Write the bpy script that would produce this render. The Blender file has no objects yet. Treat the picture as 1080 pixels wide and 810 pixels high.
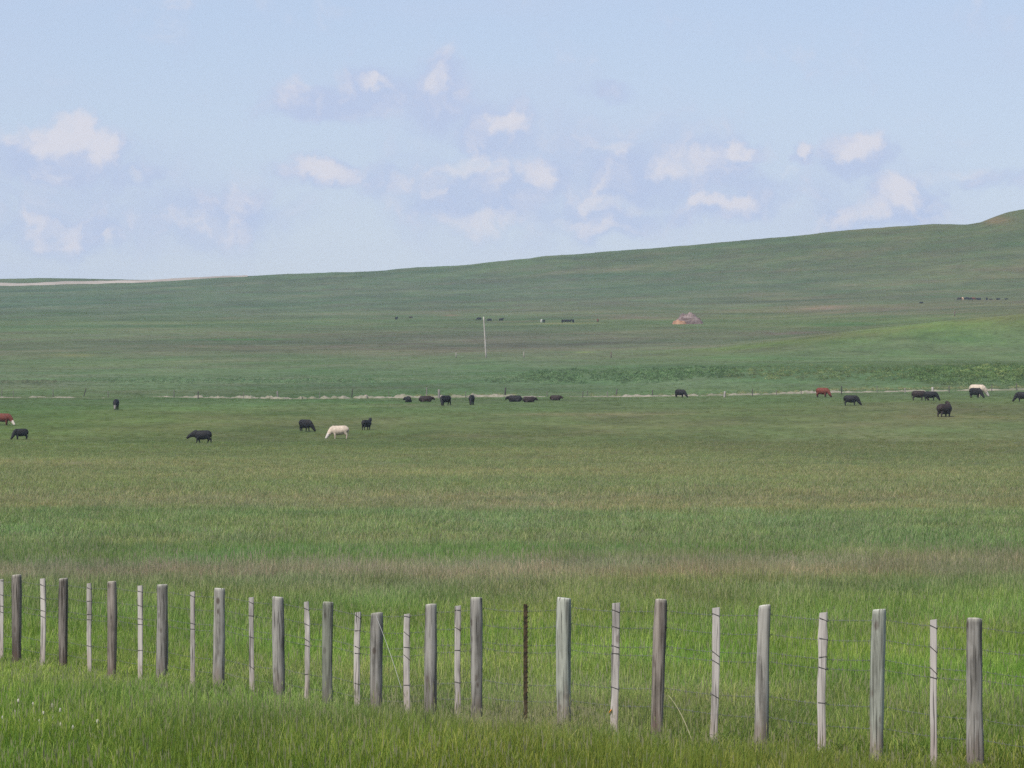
import bpy, bmesh, math, random
import numpy as np
from mathutils import Vector, Matrix, noise as mnoise

R = math.radians
rng = np.random.default_rng(7)
random.seed(7)
scene = bpy.context.scene
COL = scene.collection

# ------------------------------------------------------------------ camera
F = 5400.0            # focal length in photo pixels (photo 1080 x 810)
YH = 435.0            # photo row of eye level
cam_d = bpy.data.cameras.new('camera')
cam = bpy.data.objects.new('camera', cam_d)
COL.objects.link(cam)
cam_d.sensor_width = 36.0
cam_d.lens = 36.0 * F / 1080.0
cam_d.clip_start = 0.5
cam_d.clip_end = 60000
cam.location = (0, 0, 0)
cam.rotation_euler = (R(90) + math.atan((YH - 405) / F), 0, 0)
scene.camera = cam

scene.render.engine = 'CYCLES'
scene.cycles.use_denoising = False
scene.cycles.max_bounces = 6
scene.cycles.transparent_max_bounces = 8
scene.view_settings.view_transform = 'Standard'
scene.view_settings.look = 'None'
scene.view_settings.exposure = 0.6
scene.view_settings.gamma = 1.0
scene.view_settings.use_curve_mapping = False

# ------------------------------------------------------------------ helpers
def tag(o, label=None, cat=None, group=None, kind=None):
    if label: o['label'] = label
    if cat: o['category'] = cat
    if group: o['group'] = group
    if kind: o['kind'] = kind
    return o

def empty(name, loc, rz=0.0):
    o = bpy.data.objects.new(name, None)
    o.empty_display_size = 0.2
    o.location = loc
    o.rotation_euler = (0, 0, rz)
    COL.objects.link(o)
    return o

def link_mesh(name, me, mat=None, parent=None, smooth=True):
    o = bpy.data.objects.new(name, me)
    if mat is not None and not me.materials:
        me.materials.append(mat)
    if smooth:
        me.polygons.foreach_set('use_smooth', [True] * len(me.polygons))
    COL.objects.link(o)
    if parent is not None:
        o.parent = parent
    return o

def mesh_from(name, verts, faces):
    me = bpy.data.meshes.new(name)
    me.from_pydata([tuple(v) for v in verts], [], faces)
    me.update()
    return me

class Geo:
    def __init__(self):
        self.v, self.f = [], []
    def tube(self, pts, ra, rb=None, side=(0, 1, 0), n=10, caps=True):
        """loft of ellipses along pts; ra across 'side', rb along the other normal"""
        rb = ra if rb is None else rb
        pts = [Vector(p) for p in pts]
        side = Vector(side)
        base = len(self.v)
        m = len(pts)
        for i, p in enumerate(pts):
            t = (pts[min(i + 1, m - 1)] - pts[max(i - 1, 0)]).normalized()
            s = side - t * side.dot(t)
            if s.length < 1e-4:
                s = Vector((1, 0, 0)) - t * t.x
            s.normalize()
            u = s.cross(t)
            for k in range(n):
                a = 2 * math.pi * k / n
                self.v.append(p + s * (ra[i] * math.cos(a)) + u * (rb[i] * math.sin(a)))
        for i in range(m - 1):
            for k in range(n):
                a, b = base + i * n + k, base + i * n + (k + 1) % n
                self.f.append((a, b, b + n, a + n))
        if caps:
            self.f.append(tuple(base + k for k in range(n))[::-1])
            self.f.append(tuple(base + (m - 1) * n + k for k in range(n)))
        return self
    def ball(self, c, r, n=8, m=6):
        c = Vector(c)
        r = Vector(r) if hasattr(r, '__len__') else Vector((r, r, r))
        pts, rr = [], []
        base = len(self.v)
        for i in range(m + 1):
            th = math.pi * (0.04 + 0.92 * i / m)
            for k in range(n):
                a = 2 * math.pi * k / n
                self.v.append(c + Vector((r.x * math.sin(th) * math.cos(a), r.y * math.sin(th) * math.sin(a), r.z * math.cos(th))))
        for i in range(m):
            for k in range(n):
                a, b = base + i * n + k, base + i * n + (k + 1) % n
                self.f.append((a, a + n, b + n, b))
        self.f.append(tuple(base + k for k in range(n)))
        self.f.append(tuple(base + m * n + k for k in range(n))[::-1])
        return self
    def mesh(self, name):
        return mesh_from(name, self.v, self.f)

# node helpers
class N:
    def __init__(self, nt):
        self.nt = nt
    def new(self, typ, **kw):
        n = self.nt.nodes.new(typ)
        for k, v in kw.items():
            setattr(n, k, v)
        return n
    def put(self, sock, val):
        if isinstance(val, bpy.types.NodeSocket):
            self.nt.links.new(val, sock)
        else:
            sock.default_value = val
    def math(self, op, a, b=None, c=None, clamp=False):
        n = self.new('ShaderNodeMath', operation=op, use_clamp=clamp)
        self.put(n.inputs[0], a)
        if b is not None: self.put(n.inputs[1], b)
        if c is not None: self.put(n.inputs[2], c)
        return n.outputs[0]
    def vmath(self, op, a, b=None, out=0):
        n = self.new('ShaderNodeVectorMath', operation=op)
        self.put(n.inputs[0], a)
        if b is not None: self.put(n.inputs[1], b)
        return n.outputs['Value'] if op in ('LENGTH', 'DOT_PRODUCT', 'DISTANCE') else n.outputs[0]
    def mix(self, fac, a, b, blend='MIX'):
        n = self.new('ShaderNodeMix', data_type='RGBA', blend_type=blend)
        self.put(n.inputs[0], fac)
        self.put(n.inputs[6], a)
        self.put(n.inputs[7], b)
        return n.outputs[2]
    def noise(self, vec, scale, detail=4, rough=0.55, dist=0.0, color=False):
        n = self.new('ShaderNodeTexNoise')
        if vec is not None: self.put(n.inputs['Vector'], vec)
        n.inputs['Scale'].default_value = scale
        n.inputs['Detail'].default_value = detail
        n.inputs['Roughness'].default_value = rough
        n.inputs['Distortion'].default_value = dist
        return n.outputs['Color'] if color else n.outputs['Fac']
    def rng(self, v, a, b, c, d, smooth=False):
        n = self.new('ShaderNodeMapRange', interpolation_type='SMOOTHSTEP' if smooth else 'LINEAR')
        self.put(n.inputs[0], v)
        for i, q in zip((1, 2, 3, 4), (a, b, c, d)):
            self.put(n.inputs[i], q)
        return n.outputs[0]
    def scale_vec(self, vec, s):
        return self.vmath('MULTIPLY', vec, s)

def c4(c):
    return (c[0], c[1], c[2], 1.0)

def new_mat(name):
    m = bpy.data.materials.new(name)
    m.use_nodes = True
    nt = m.node_tree
    b = nt.nodes['Principled BSDF']
    b.inputs['Roughness'].default_value = 0.85
    b.inputs['Specular IOR Level'].default_value = 0.2
    return m, N(nt), b

def srgb(r, g, b):
    f = lambda c: ((c / 255 + 0.055) / 1.055) ** 2.4 if c / 255 > 0.04045 else c / 255 / 12.92
    return np.array([f(r), f(g), f(b)])

# ------------------------------------------------------------------ terrain
XK = [0, 270, 540, 810, 1080]
# rows: distance -> height of the land, written as the elevation seen from the road (photo rows)
def rowy(*ys):
    return (XK, ys)
RIDGE = ([-400, 0, 75, 150, 200, 240, 300, 400, 480, 540, 600, 700, 760, 800, 880, 930, 985, 1020, 1034, 1048, 1062, 1080, 1500],
         [300, 300.5, 299, 297, 294.5, 292.5, 290, 286, 281, 275, 270.5, 262.5, 257, 253.5, 246, 243, 238.5, 238, 236.5, 231, 226.5, 222.5, 190])
ROWS = [
    (535, rowy(466, 466, 466, 466, 465)),
    (565, rowy(455, 455, 455, 455, 454)),
    (600, rowy(443, 443, 443, 442, 441)),
    (655, rowy(430, 430, 430, 429, 427)),
    (705, rowy(422, 422.5, 422, 420, 417.5)),
    (745, ([0, 200, 300, 440, 540, 640, 720, 800, 870, 960, 1080], [418, 419, 420.5, 419, 418, 418.5, 417.5, 416, 414, 413, 410.5])),
    (800, rowy(412, 412, 411, 410, 406)),
    (880, rowy(405, 405, 400, 391, 388)),
    (1000, rowy(396, 396, 392, 385, 384)),
    (1150, rowy(386, 384, 378, 377, 372)),
    (1260, ([0, 270, 540, 650, 760, 880, 1000, 1080, 1300], [380, 377, 374, 373, 367, 352, 338, 331, 322])),
    (1500, rowy(367, 363, 360, 356, 339)),
    (1800, rowy(352, 350, 346, 342, 331)),
    (2100, rowy(343, 341, 339, 335, 322)),
    (2600, rowy(330, 327, 321, 315, 304)),
    (3100, rowy(314, 309, 300, 284, 262)),
    (3600, RIDGE),
    (4100, ([-400, 0, 40, 75, 110, 150, 200, 240, 400, 700, 1080, 1500], [299, 295, 294, 294.2, 295.5, 297, 297, 300, 298, 285, 262, 240])),
    (5000, rowy(310, 305, 300, 290, 270)),
    (6600, rowy(330, 330, 330, 330, 330)),
]
NEAR = [(0, -1.65), (13, -1.65), (24, -2.45), (36, -3.0), (45, -3.16), (54, -3.36), (64, -3.58), (76, -3.62), (100, -3.55), (150, -3.5), (260, -3.6), (400, -3.55)]
KD = np.array([a for a, b in NEAR] + [a for a, b in ROWS], float)

def zknots(px):
    """px: array (n,) photo column (= azimuth). returns (n, K) heights at the knots"""
    px = np.asarray(px, float)
    out = np.zeros((len(px), len(KD)))
    for i, (d, z) in enumerate(NEAR):
        out[:, i] = z
    for j, (d, (xs, ys)) in enumerate(ROWS):
        y = np.interp(px, xs, ys)
        out[:, len(NEAR) + j] = (YH - y) / F * d
    return out

def pchip_slopes(x, y):
    h = np.diff(x)
    dl = np.diff(y, axis=1) / h
    m = np.zeros_like(y)
    w1 = 2 * h[1:] + h[:-1]
    w2 = h[1:] + 2 * h[:-1]
    a, b = dl[:, :-1], dl[:, 1:]
    same = (a * b) > 0
    with np.errstate(divide='ignore', invalid='ignore'):
        hm = (w1 + w2) / (w1 / a + w2 / b)
    m[:, 1:-1] = np.where(same, hm, 0)
    m[:, 0] = dl[:, 0]
    m[:, -1] = dl[:, -1]
    return m

def fbm(x, y, seed=0, octs=4):
    """cheap vectorised value noise, -1..1"""
    out = np.zeros(np.broadcast(x, y).shape)
    amp, tot = 1.0, 0.0
    for o in range(octs):
        xi, yi = np.floor(x), np.floor(y)
        fx, fy = x - xi, y - yi
        fx, fy = fx * fx * (3 - 2 * fx), fy * fy * (3 - 2 * fy)
        def h(a, b):
            n = np.sin(a * 127.1 + b * 311.7 + (seed + o) * 74.7) * 43758.5453
            return n - np.floor(n)
        v = (h(xi, yi) * (1 - fx) + h(xi + 1, yi) * fx) * (1 - fy) + (h(xi, yi + 1) * (1 - fx) + h(xi + 1, yi + 1) * fx) * fy
        out += amp * (v * 2 - 1)
        tot += amp
        amp *= 0.5
        x, y = x * 2.03 + 17.3, y * 2.03 + 5.1
    return out / tot

def px_of(X, Y):
    """photo column of the azimuth of a ground point (clamped outside the view)"""
    u = np.arctan2(X, Y)
    u = np.clip(u, -0.20, 0.20)
    return 540 + np.tan(u) * F

def heights(X, Y):
    """terrain height at arrays X, Y"""
    X = np.atleast_1d(np.asarray(X, float)); Y = np.atleast_1d(np.asarray(Y, float))
    sh = X.shape
    X, Y = X.ravel(), Y.ravel()
    px = px_of(X, Y)
    D = np.where(np.abs(np.arctan2(X, Y)) < 0.2, Y, np.hypot(X, Y) * math.cos(0.2))
    D = np.clip(D, 0, 6599)
    upx, inv = np.unique(np.round(px, 1), return_inverse=True)
    zk = zknots(upx)
    mk = pchip_slopes(KD, zk)
    i = np.clip(np.searchsorted(KD, D, side='right') - 1, 0, len(KD) - 2)
    h = KD[i + 1] - KD[i]
    t = (D - KD[i]) / h
    z0, z1, m0, m1 = zk[inv, i], zk[inv, i + 1], mk[inv, i], mk[inv, i + 1]
    t2, t3 = t * t, t * t * t
    z = (2 * t3 - 3 * t2 + 1) * z0 + (t3 - 2 * t2 + t) * h * m0 + (-2 * t3 + 3 * t2) * z1 + (t3 - t2) * h * m1
    # small lumps, growing with distance
    z = z + 0.05 * fbm(X / 3.0, Y / 3.0, 1, 3) * np.clip(D / 60, 0, 1)
    z = z + fbm(X / 60.0, Y / 90.0, 2, 4) * np.clip((D - 700) / 1500, 0, 1) * 1.0
    z = z + fbm(X / 26.0, Y / 60.0, 3, 3) * np.clip((D - 2600) / 900, 0, 1) * 0.9
    return z.reshape(sh)

def hgt(x, y):
    return float(heights(np.array([x]), np.array([y]))[0])

DS = np.concatenate([np.arange(36, 120, 0.25), np.arange(120, 600, 0.7), np.arange(600, 4400, 2.0)])
def ground_at(px, py):
    """first ground point seen along a photo pixel -> Vector"""
    u = (px - 540) / F
    z = heights(u * DS, DS)
    zr = (YH - py) / F * DS
    k = np.nonzero(z >= zr)[0]
    i = k[0] if len(k) else len(DS) - 1
    if i > 0 and len(k):
        a, b = zr[i - 1] - z[i - 1], z[i] - zr[i]
        d = DS[i - 1] + (DS[i] - DS[i - 1]) * a / max(a + b, 1e-9)
    else:
        d = DS[i]
    return Vector((u * d, d, hgt(u * d, d)))

# ---- what grows where: base colours of the turf (albedo), by photo row at five columns
#                x=0              x=540             x=1080     target colours of the lit turf (display)
VEG = [
    (200, (112, 126, 118), (112, 126, 118), (114, 124, 112)),
    (262, (110, 127, 121), (112, 127, 119), (112, 126, 114)),
    (300, (111, 129, 123), (112, 128, 121), (116, 127, 114)),
    (318, (109, 128, 120), (115, 129, 119), (118, 126, 113)),
    (330, (112, 129, 118), (118, 130, 117), (120, 128, 108)),
    (339, (110, 129, 111), (112, 130, 110), (116, 132, 102)),
    (345, (110, 129, 109), (112, 125, 109), (114, 131, 101)),
    (355, (112, 127, 108), (117, 121, 112), (111, 128, 100)),
    (366, (113, 124, 107), (117, 120, 111), (112, 129, 102)),
    (373, (116, 127, 108), (116, 125, 108), (110, 128, 100)),
    (380, (110, 128, 103), (112, 130, 106), (100, 122, 90)),
    (392, (113, 130, 106), (106, 129, 101), (99, 122, 88)),
    (404, (112, 130, 106), (109, 130, 104), (103, 126, 94)),
    (414, (112, 126, 98), (112, 126, 98), (108, 125, 94)),
    (424, (98, 123, 86), (100, 123, 86), (104, 121, 84)),
    (438, (101, 122, 77), (106, 121, 83), (110, 120, 84)),
    (452, (106, 121, 78), (110, 122, 82), (112, 121, 86)),
    (468, (106, 122, 80), (113, 123, 86), (113, 120, 86)),
    (484, (115, 125, 88), (118, 126, 90), (114, 122, 87)),
    (500, (116, 125, 88), (119, 127, 90), (116, 124, 89)),
    (510, (114, 124, 85), (117, 128, 88), (115, 124, 88)),
    (524, (116, 125, 90), (124, 129, 98), (120, 126, 92)),
    (533, (114, 124, 88), (123, 128, 96), (116, 126, 88)),
    (538, (102, 122, 78), (105, 126, 86), (107, 126, 84)),
    (556, (105, 126, 82), (109, 128, 87), (110, 127, 86)),
    (565, (108, 126, 82), (115, 128, 88), (112, 128, 84)),
    (570, (110, 125, 84), (115, 128, 88), (108, 127, 80)),
    (576, (103, 124, 80), (105, 126, 82), (113, 128, 86)),
    (587, (108, 126, 82), (108, 127, 82), (128, 130, 100)),
    (593, (116, 127, 94), (123, 128, 102), (127, 129, 104)),
    (602, (124, 127, 102), (129, 129, 108), (122, 129, 98)),
    (609, (120, 127, 94), (124, 130, 98), (120, 130, 92)),
    (616, (114, 126, 84), (122, 130, 94), (118, 130, 88)),
    (640, (106, 126, 70), (112, 130, 74), (113, 132, 78)),
    (680, (104, 126, 64), (110, 132, 68), (113, 134, 70)),
    (710, (106, 124, 70), (116, 128, 84), (110, 130, 66)),
    (740, (100, 120, 60), (114, 124, 82), (108, 124, 70)),
    (775, (97, 115, 50), (102, 114, 54), (107, 120, 62)),
    (810, (96, 112, 46), (98, 111, 48), (100, 113, 54)),
]
VEG_GAIN = 1.0
def veg(px, py):
    """albedo of the turf at photo-plane coordinates (arrays)"""
    ys = [v[0] for v in VEG]
    cols = np.zeros(px.shape + (3,))
    tab = np.array([[srgb(*c) for c in v[1:]] for v in VEG])  # K,3,3
    a = np.stack([np.stack([np.interp(py, ys, tab[:, j, k]) for k in range(3)], -1) for j in range(3)], 0)
    w1 = np.clip(px / 540, 0, 1)[..., None]
    w2 = np.clip((px - 540) / 540, 0, 1)[..., None]
    cols = (a[0] * (1 - w1) + a[1] * w1) * (1 - w2) + a[2] * w2
    cols = cols * (1 + (np.clip((py - 430) / 15, 0, 1) * np.clip((525 - py) / 20, 0, 1))[..., None] * np.array([0.02, 0.06, 0.06]))
    mid = np.clip((py - 418) / 10, 0, 1) * np.clip((700 - py) / 60, 0, 1)
    cols = cols * (1 + mid[..., None] * np.array([0.045, -0.02, 0.09]))
    return cols
# display -> albedo: light level of an upward facing lawn, per channel, and the air in front of it
LIGHT = np.array([1.69, 1.71, 1.78])
AIR_COL = np.array([0.42, 0.55, 0.80])
AIR_K = 0.55e-4
# bare or dry places on the slopes (photo column, row, extent, lit colour)
BARE = [(885, 342, 55, 2.2, (94, 122, 96)), (830, 351, 50, 3.0, (122, 119, 113)), (1050, 232, 15, 4, (150, 136, 120)), (868, 325, 26, 2.2, (136, 131, 124)), (660, 334, 45, 2.5, (128, 128, 120)), (930, 327, 75, 4.5, (122, 126, 116)),
        (215, 365, 75, 1.6, (128, 128, 114)), (75, 374.5, 26, 1.3, (140, 144, 112)), (617, 371.6, 11, .9, (142, 146, 114)), (1070, 320, 45, 4, (126, 128, 114)),
        (475, 332.5, 10, 1, (140, 132, 124)), (600, 341, 45, 1.2, (132, 138, 112)), (440, 427, 60, 1.0, (118, 120, 98)), (600, 437, 120, 1.2, (128, 126, 98)), (440, 459, 160, 1.0, (122, 122, 90)),
        (1000, 440, 110, 1.5, (124, 122, 92)), (60, 330, 90, 1.3, (98, 118, 104)), (250, 358, 60, 1.2, (98, 130, 96))]
def turf(X, Y, Z):
    D = np.hypot(X, Y)
    Yc = np.maximum(Y, 1.0)
    px = np.clip(540 + X / Yc * F, -200, 1280)
    py = YH - Z / np.maximum(Y, 1.0) * F
    py = np.where(Y < 36, 810, py)
    wob = 1.8 * fbm(X / np.maximum(D, 30) * 40, np.log(np.maximum(D, 30)) * 9, 11, 3)
    stand = np.interp(D, [40, 120, 300, 600], [0.22, 0.20, 0.10, 0.05]) * F / np.maximum(D, 40)
    c = veg(px, np.clip(py - stand + wob, 200, 810))
    kn = np.clip((D - 1030) / 60, 0, 1) * np.clip((1300 - D) / 25, 0, 1) * np.clip((px - 640) / 120, 0, 1)
    rim = np.clip(1 - np.abs(D - 1245) / 45, 0, 1) * kn
    kc = srgb(111, 132, 102) * (1 - rim[:, None]) + srgb(116, 133, 95) * rim[:, None]
    c = c * (1 - .85 * kn[:, None]) + kc * .85 * kn[:, None]
    for (cx, cy, rx, ry, colr) in BARE:
        wgt = np.exp(-((px - cx) / rx) ** 2 - ((py - cy) / ry) ** 2) * np.clip(.75 + .6 * fbm(px / 9, py / 2.5, 51, 3), 0, 1)
        c = c * (1 - wgt[:, None]) + srgb(*colr) * wgt[:, None]
    tr = np.exp(-AIR_K * D)[:, None]
    c = (c - AIR_COL * (1 - tr)) / tr
    c = c / LIGHT
    # patches of drier and lusher growth at several sizes
    f1 = fbm(X / 6.0, Y / 9.0, 21, 3); f2 = fbm(X / 35.0, Y / 60.0, 22, 3); f3 = fbm(X / 160.0, Y / 200.0, 23, 3)
    near = np.clip(1.4 - D / 300, 0, 1)
    far = np.clip((D - 150) / 400, 0, 1)
    dry = (0.14 * f1 * near + 0.16 * f2 * np.clip(D / 120, 0, 1) + 0.12 * f3 * far)[:, None]
    c = c * (1 + dry * np.array([0.9, 0.25, 0.45]))
    lum = 0.09 * fbm(X / 14.0, Y / 30.0, 25, 4) + 0.07 * f2 + 0.32 * near * fbm(X / 1.3, Y / 3.2, 27, 3)
    fr = np.clip((D - 900) / 900, 0, 1)
    c = c * (1 + (near * fbm(X / 2.4, Y / 4.5, 33, 3))[:, None] * np.array([0.12, 0.0, -0.12]))
    hz = fbm(X / 70.0, Y / 75.0, 28, 4) * fr
    c = c * (1 + 0.24 * hz[:, None] * np.array([1.0, 0.25, 0.5]))
    lum = lum + 0.20 * fr * fbm(X / 130.0, Y / 60.0, 29, 4)
    c = c * (1 + lum[:, None])
    return np.clip(c, 0.008, 0.5)

# ---- the ground sheet: polar grid round the camera reaching the horizon
core = np.linspace(-0.145, 0.145, 430)
outer = np.concatenate([np.linspace(-math.pi, -0.45, 80)[:-1], np.linspace(-0.45, -0.147, 70)])
theta = np.concatenate([outer, core, -outer[::-1][:-1]])
rad = np.concatenate([np.array([0.4, 1.5, 3, 6, 10, 14, 18, 22, 26, 30, 33]),
                      np.arange(36, 110, 0.8), np.geomspace(110, 700, 190), np.arange(704, 1000, 3.2),
                      np.geomspace(1000, 4400, 330), np.linspace(4450, 6500, 24)])
TT, RR = np.meshgrid(theta, rad)
GX, GY = (RR * np.sin(TT)).ravel(), (RR * np.cos(TT)).ravel()
# planar distance rows inside the view
GZ = heights(GX, GY)
nr, nt_ = len(rad), len(theta)
verts = np.stack([GX, GY, GZ], 1)
verts = np.concatenate([verts, [[0, 0, -1.65]]])
cidx = len(verts) - 1
faces = []
ii = np.arange(nr - 1)[:, None] * nt_ + np.arange(nt_)[None, :]
jj = np.arange(nr - 1)[:, None] * nt_ + (np.arange(nt_)[None, :] + 1) % nt_
quads = np.stack([ii, jj, jj + nt_, ii + nt_], -1).reshape(-1, 4)[:, ::-1]
tris = np.array([(cidx, (k + 1) % nt_, k) for k in range(nt_)])
me = bpy.data.meshes.new('ground')
me.vertices.add(len(verts)); me.vertices.foreach_set('co', verts.ravel())
nl = quads.size + tris.size
me.loops.add(nl)
me.loops.foreach_set('vertex_index', np.concatenate([quads.ravel(), tris.ravel()]).astype(np.int32))
me.polygons.add(len(quads) + len(tris))
ls = np.concatenate([np.arange(len(quads)) * 4, len(quads) * 4 + np.arange(len(tris)) * 3]).astype(np.int32)
me.polygons.foreach_set('loop_start', ls)
me.update(calc_edges=True)
me.validate()
gcol = np.ones((len(verts), 4), np.float32)
gcol[:, :3] = turf(verts[:, 0], verts[:, 1], verts[:, 2])
at = me.color_attributes.new('turf', 'FLOAT_COLOR', 'POINT')
at.data.foreach_set('color', gcol.ravel())

gm, g, b = new_mat('pasture_turf')
attr = g.new('ShaderNodeAttribute', attribute_name='turf')
geo = g.new('ShaderNodeNewGeometry')
P = geo.outputs['Position']
n1 = g.noise(P, 0.9, 5, 0.62)
n2 = g.noise(g.scale_vec(P, (1, 0.55, 1)), 0.13, 5, 0.6)
n3 = g.noise(g.scale_vec(P, (1, 0.6, 1)), 0.017, 5, 0.62)
v = g.math('ADD', g.rng(n1, 0.3, 0.7, -0.34, 0.34), g.rng(n2, 0.3, 0.7, -0.22, 0.22))
v = g.math('ADD', v, g.rng(n3, 0.3, 0.7, -0.2, 0.2))
v = g.math('ADD', v, 1.0)
col = g.mix(1.0, attr.outputs['Color'], g.new('ShaderNodeCombineColor').outputs[0], 'MULTIPLY')
cc = g.nt.nodes[-1] if False else None
# value multiply
vm = g.new('ShaderNodeVectorMath', operation='SCALE')
g.nt.links.new(attr.outputs['Color'], vm.inputs[0]); g.nt.links.new(v, vm.inputs['Scale'])
hs = g.noise(g.scale_vec(P, (1, 0.5, 1)), 0.045, 6, 0.65)
tint = g.mix(g.rng(hs, 0.35, 0.65, 0.0, 1.0), (0.90, 1.04, 0.88, 1), (1.12, 0.97, 1.10, 1))
fin = g.mix(1.0, vm.outputs[0], tint, 'MULTIPLY')
g.nt.links.new(fin, b.inputs['Base Color'])
b.inputs['Roughness'].default_value = 0.95
b.inputs['Specular IOR Level'].default_value = 0.05
ground = link_mesh('ground', me, gm)
tag(ground, 'open green pasture rising to a long grassy ridge', 'ground', kind='structure')

A = Vector((4.07, 45.0)); B = Vector((-7.17, 74.0))
def fence_pt(px):
    u = (px - 540) / F
    # A.x + t(B.x-A.x) = u (A.y + t(B.y-A.y))
    t = (u * A.y - A.x) / ((B.x - A.x) - u * (B.y - A.y))
    p = A + (B - A) * t
    return Vector((p.x, p.y)), t
FD = (B - A).normalized()
FN = Vector((-FD.y, FD.x))
if FN.y < 0: FN = -FN        # towards the pasture

# ------------------------------------------------------------------ grass (stuff): tufts scattered over the near pasture
def tuft_mesh(name, nb, radius, h0, h1, w, lean, seeds, seedfrac):
    r = np.random.default_rng(seeds)
    V, FF, shade = [], [], []
    for k in range(nb):
        a = r.uniform(0, 2 * math.pi); q = radius * math.sqrt(r.uniform())
        bx, by = q * math.cos(a), q * math.sin(a)
        h = r.uniform(h0, h1)
        la = r.uniform(0, 2 * math.pi)
        le = h * lean * r.uniform(0.1, 1.0)
        fa = r.uniform(0, math.pi)
        ww = w * r.uniform(0.6, 1.2)
        seed = r.uniform() < seedfrac
        if seed:
            h *= 1.25; ww *= 0.55; le *= 0.7
        sx, sy = math.cos(fa) * ww / 2, math.sin(fa) * ww / 2
        lx, ly = math.cos(la) * le, math.sin(la) * le
        i = len(V)
        s = r.uniform(0.0, 1.0)
        ts = [(0, 0, 1.0), (0.45, 0.18, 0.9), (0.8, 0.6, 0.6)]
        for (tz, tl, tw) in ts:
            V.append((bx + lx * tl - sx * tw, by + ly * tl - sy * tw, h * tz))
            V.append((bx + lx * tl + sx * tw, by + ly * tl + sy * tw, h * tz))
        tip = (bx + lx, by + ly, h * (0.97 - 0.12 * (le / h)))
        V.append(tip)
        FF += [(i, i + 1, i + 3, i + 2), (i + 2, i + 3, i + 5, i + 4), (i + 4, i + 5, i + 6)]
        shade += [(s, 0.0, tz) for tz in (0, 0, .45, .45, .8, .8, 1)]
        if seed:
            j = len(V)
            hw = w * 0.8
            cx, cy, cz = tip
            L = h * 0.16
            for (dz, ww2) in ((-0.02, .3), (L * .4, 1), (L, .15)):
                V.append((cx - math.cos(fa) * hw * ww2, cy - math.sin(fa) * hw * ww2, cz + dz))
                V.append((cx + math.cos(fa) * hw * ww2, cy + math.sin(fa) * hw * ww2, cz + dz))
            FF += [(j, j + 1, j + 3, j + 2), (j + 2, j + 3, j + 5, j + 4)]
            shade += [(s, 1.0, 1.0)] * 6
    me = mesh_from(name, V, FF)
    at = me.attributes.new('blade', 'FLOAT_VECTOR', 'POINT')
    at.data.foreach_set('vector', np.array(shade, np.float32).ravel())
    return me

grm, g, b = new_mat('grass_blades')
ai = g.new('ShaderNodeAttribute', attribute_name='tint', attribute_type='INSTANCER')
ab = g.new('ShaderNodeAttribute', attribute_name='blade')
sep = g.new('ShaderNodeSeparateXYZ'); g.nt.links.new(ab.outputs['Vector'], sep.inputs[0])
hue = g.mix(sep.outputs[0], (0.62, 0.84, 0.48, 1), (1.22, 1.12, 1.0, 1))
hue = g.mix(g.rng(sep.outputs[0], .86, .90, 0, 1), hue, (1.8, 1.5, 1.6, 1))
base = g.mix(1.0, ai.outputs['Color'], hue, 'MULTIPLY')
seedc = g.mix(0.45, (0.30, 0.26, 0.175, 1), ai.outputs['Color'])
fin = g.mix(sep.outputs[1], base, seedc)
g.nt.links.new(fin, b.inputs['Base Color'])
b.inputs['Roughness'].default_value = 0.6
b.inputs['Specular IOR Level'].default_value = 0.25
tr = g.new('ShaderNodeBsdfTranslucent'); g.nt.links.new(fin, tr.inputs['Color'])
mx = g.new('ShaderNodeMixShader'); mx.inputs[0].default_value = 0.45
out = g.nt.nodes['Material Output']
g.nt.links.new(b.outputs[0], mx.inputs[1]); g.nt.links.new(tr.outputs[0], mx.inputs[2])
g.nt.links.new(mx.outputs[0], out.inputs['Surface'])

tufts = bpy.data.collections.new('grass_tuft_shapes')
specs = [ # blades, radius, hmin, hmax, width, lean, seed, seedhead share
    (34, 0.16, 0.14, 0.40, 0.007, 0.55, 1, 0.02),
    (34, 0.18, 0.12, 0.34, 0.007, 0.7, 2, 0.05),
    (32, 0.16, 0.16, 0.42, 0.006, 0.5, 3, 0.09),
    (30, 0.20, 0.12, 0.34, 0.006, 0.8, 4, 0.20),
    (26, 0.22, 0.14, 0.36, 0.006, 0.6, 5, 0.38),
    (44, 0.30, 0.10, 0.30, 0.009, 0.7, 6, 0.05),
    (44, 0.34, 0.10, 0.28, 0.009, 0.8, 7, 0.22),
]
for k, s in enumerate(specs):
    me = tuft_mesh('grass_tuft', *s)
    me.materials.append(grm)
    o = bpy.data.objects.new('grass_tuft_%s' % 'abcdefg'[k], me)
    tufts.objects.link(o)

def scatter(d0, d1, dens, half=0.118, extra=9.0):
    """points over the field of view plus a margin of some metres either side"""
    n = int(dens * (half * (d1 * d1 - d0 * d0) + 2 * extra * (d1 - d0)))
    d = d0 + (d1 - d0) * rng.uniform(size=n * 2)
    keep = rng.uniform(size=n * 2) < (half * d + extra) / (half * d1 + extra)
    d = d[keep][:n]
    return rng.uniform(-1, 1, len(d)) * (half * d + extra), d

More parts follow.
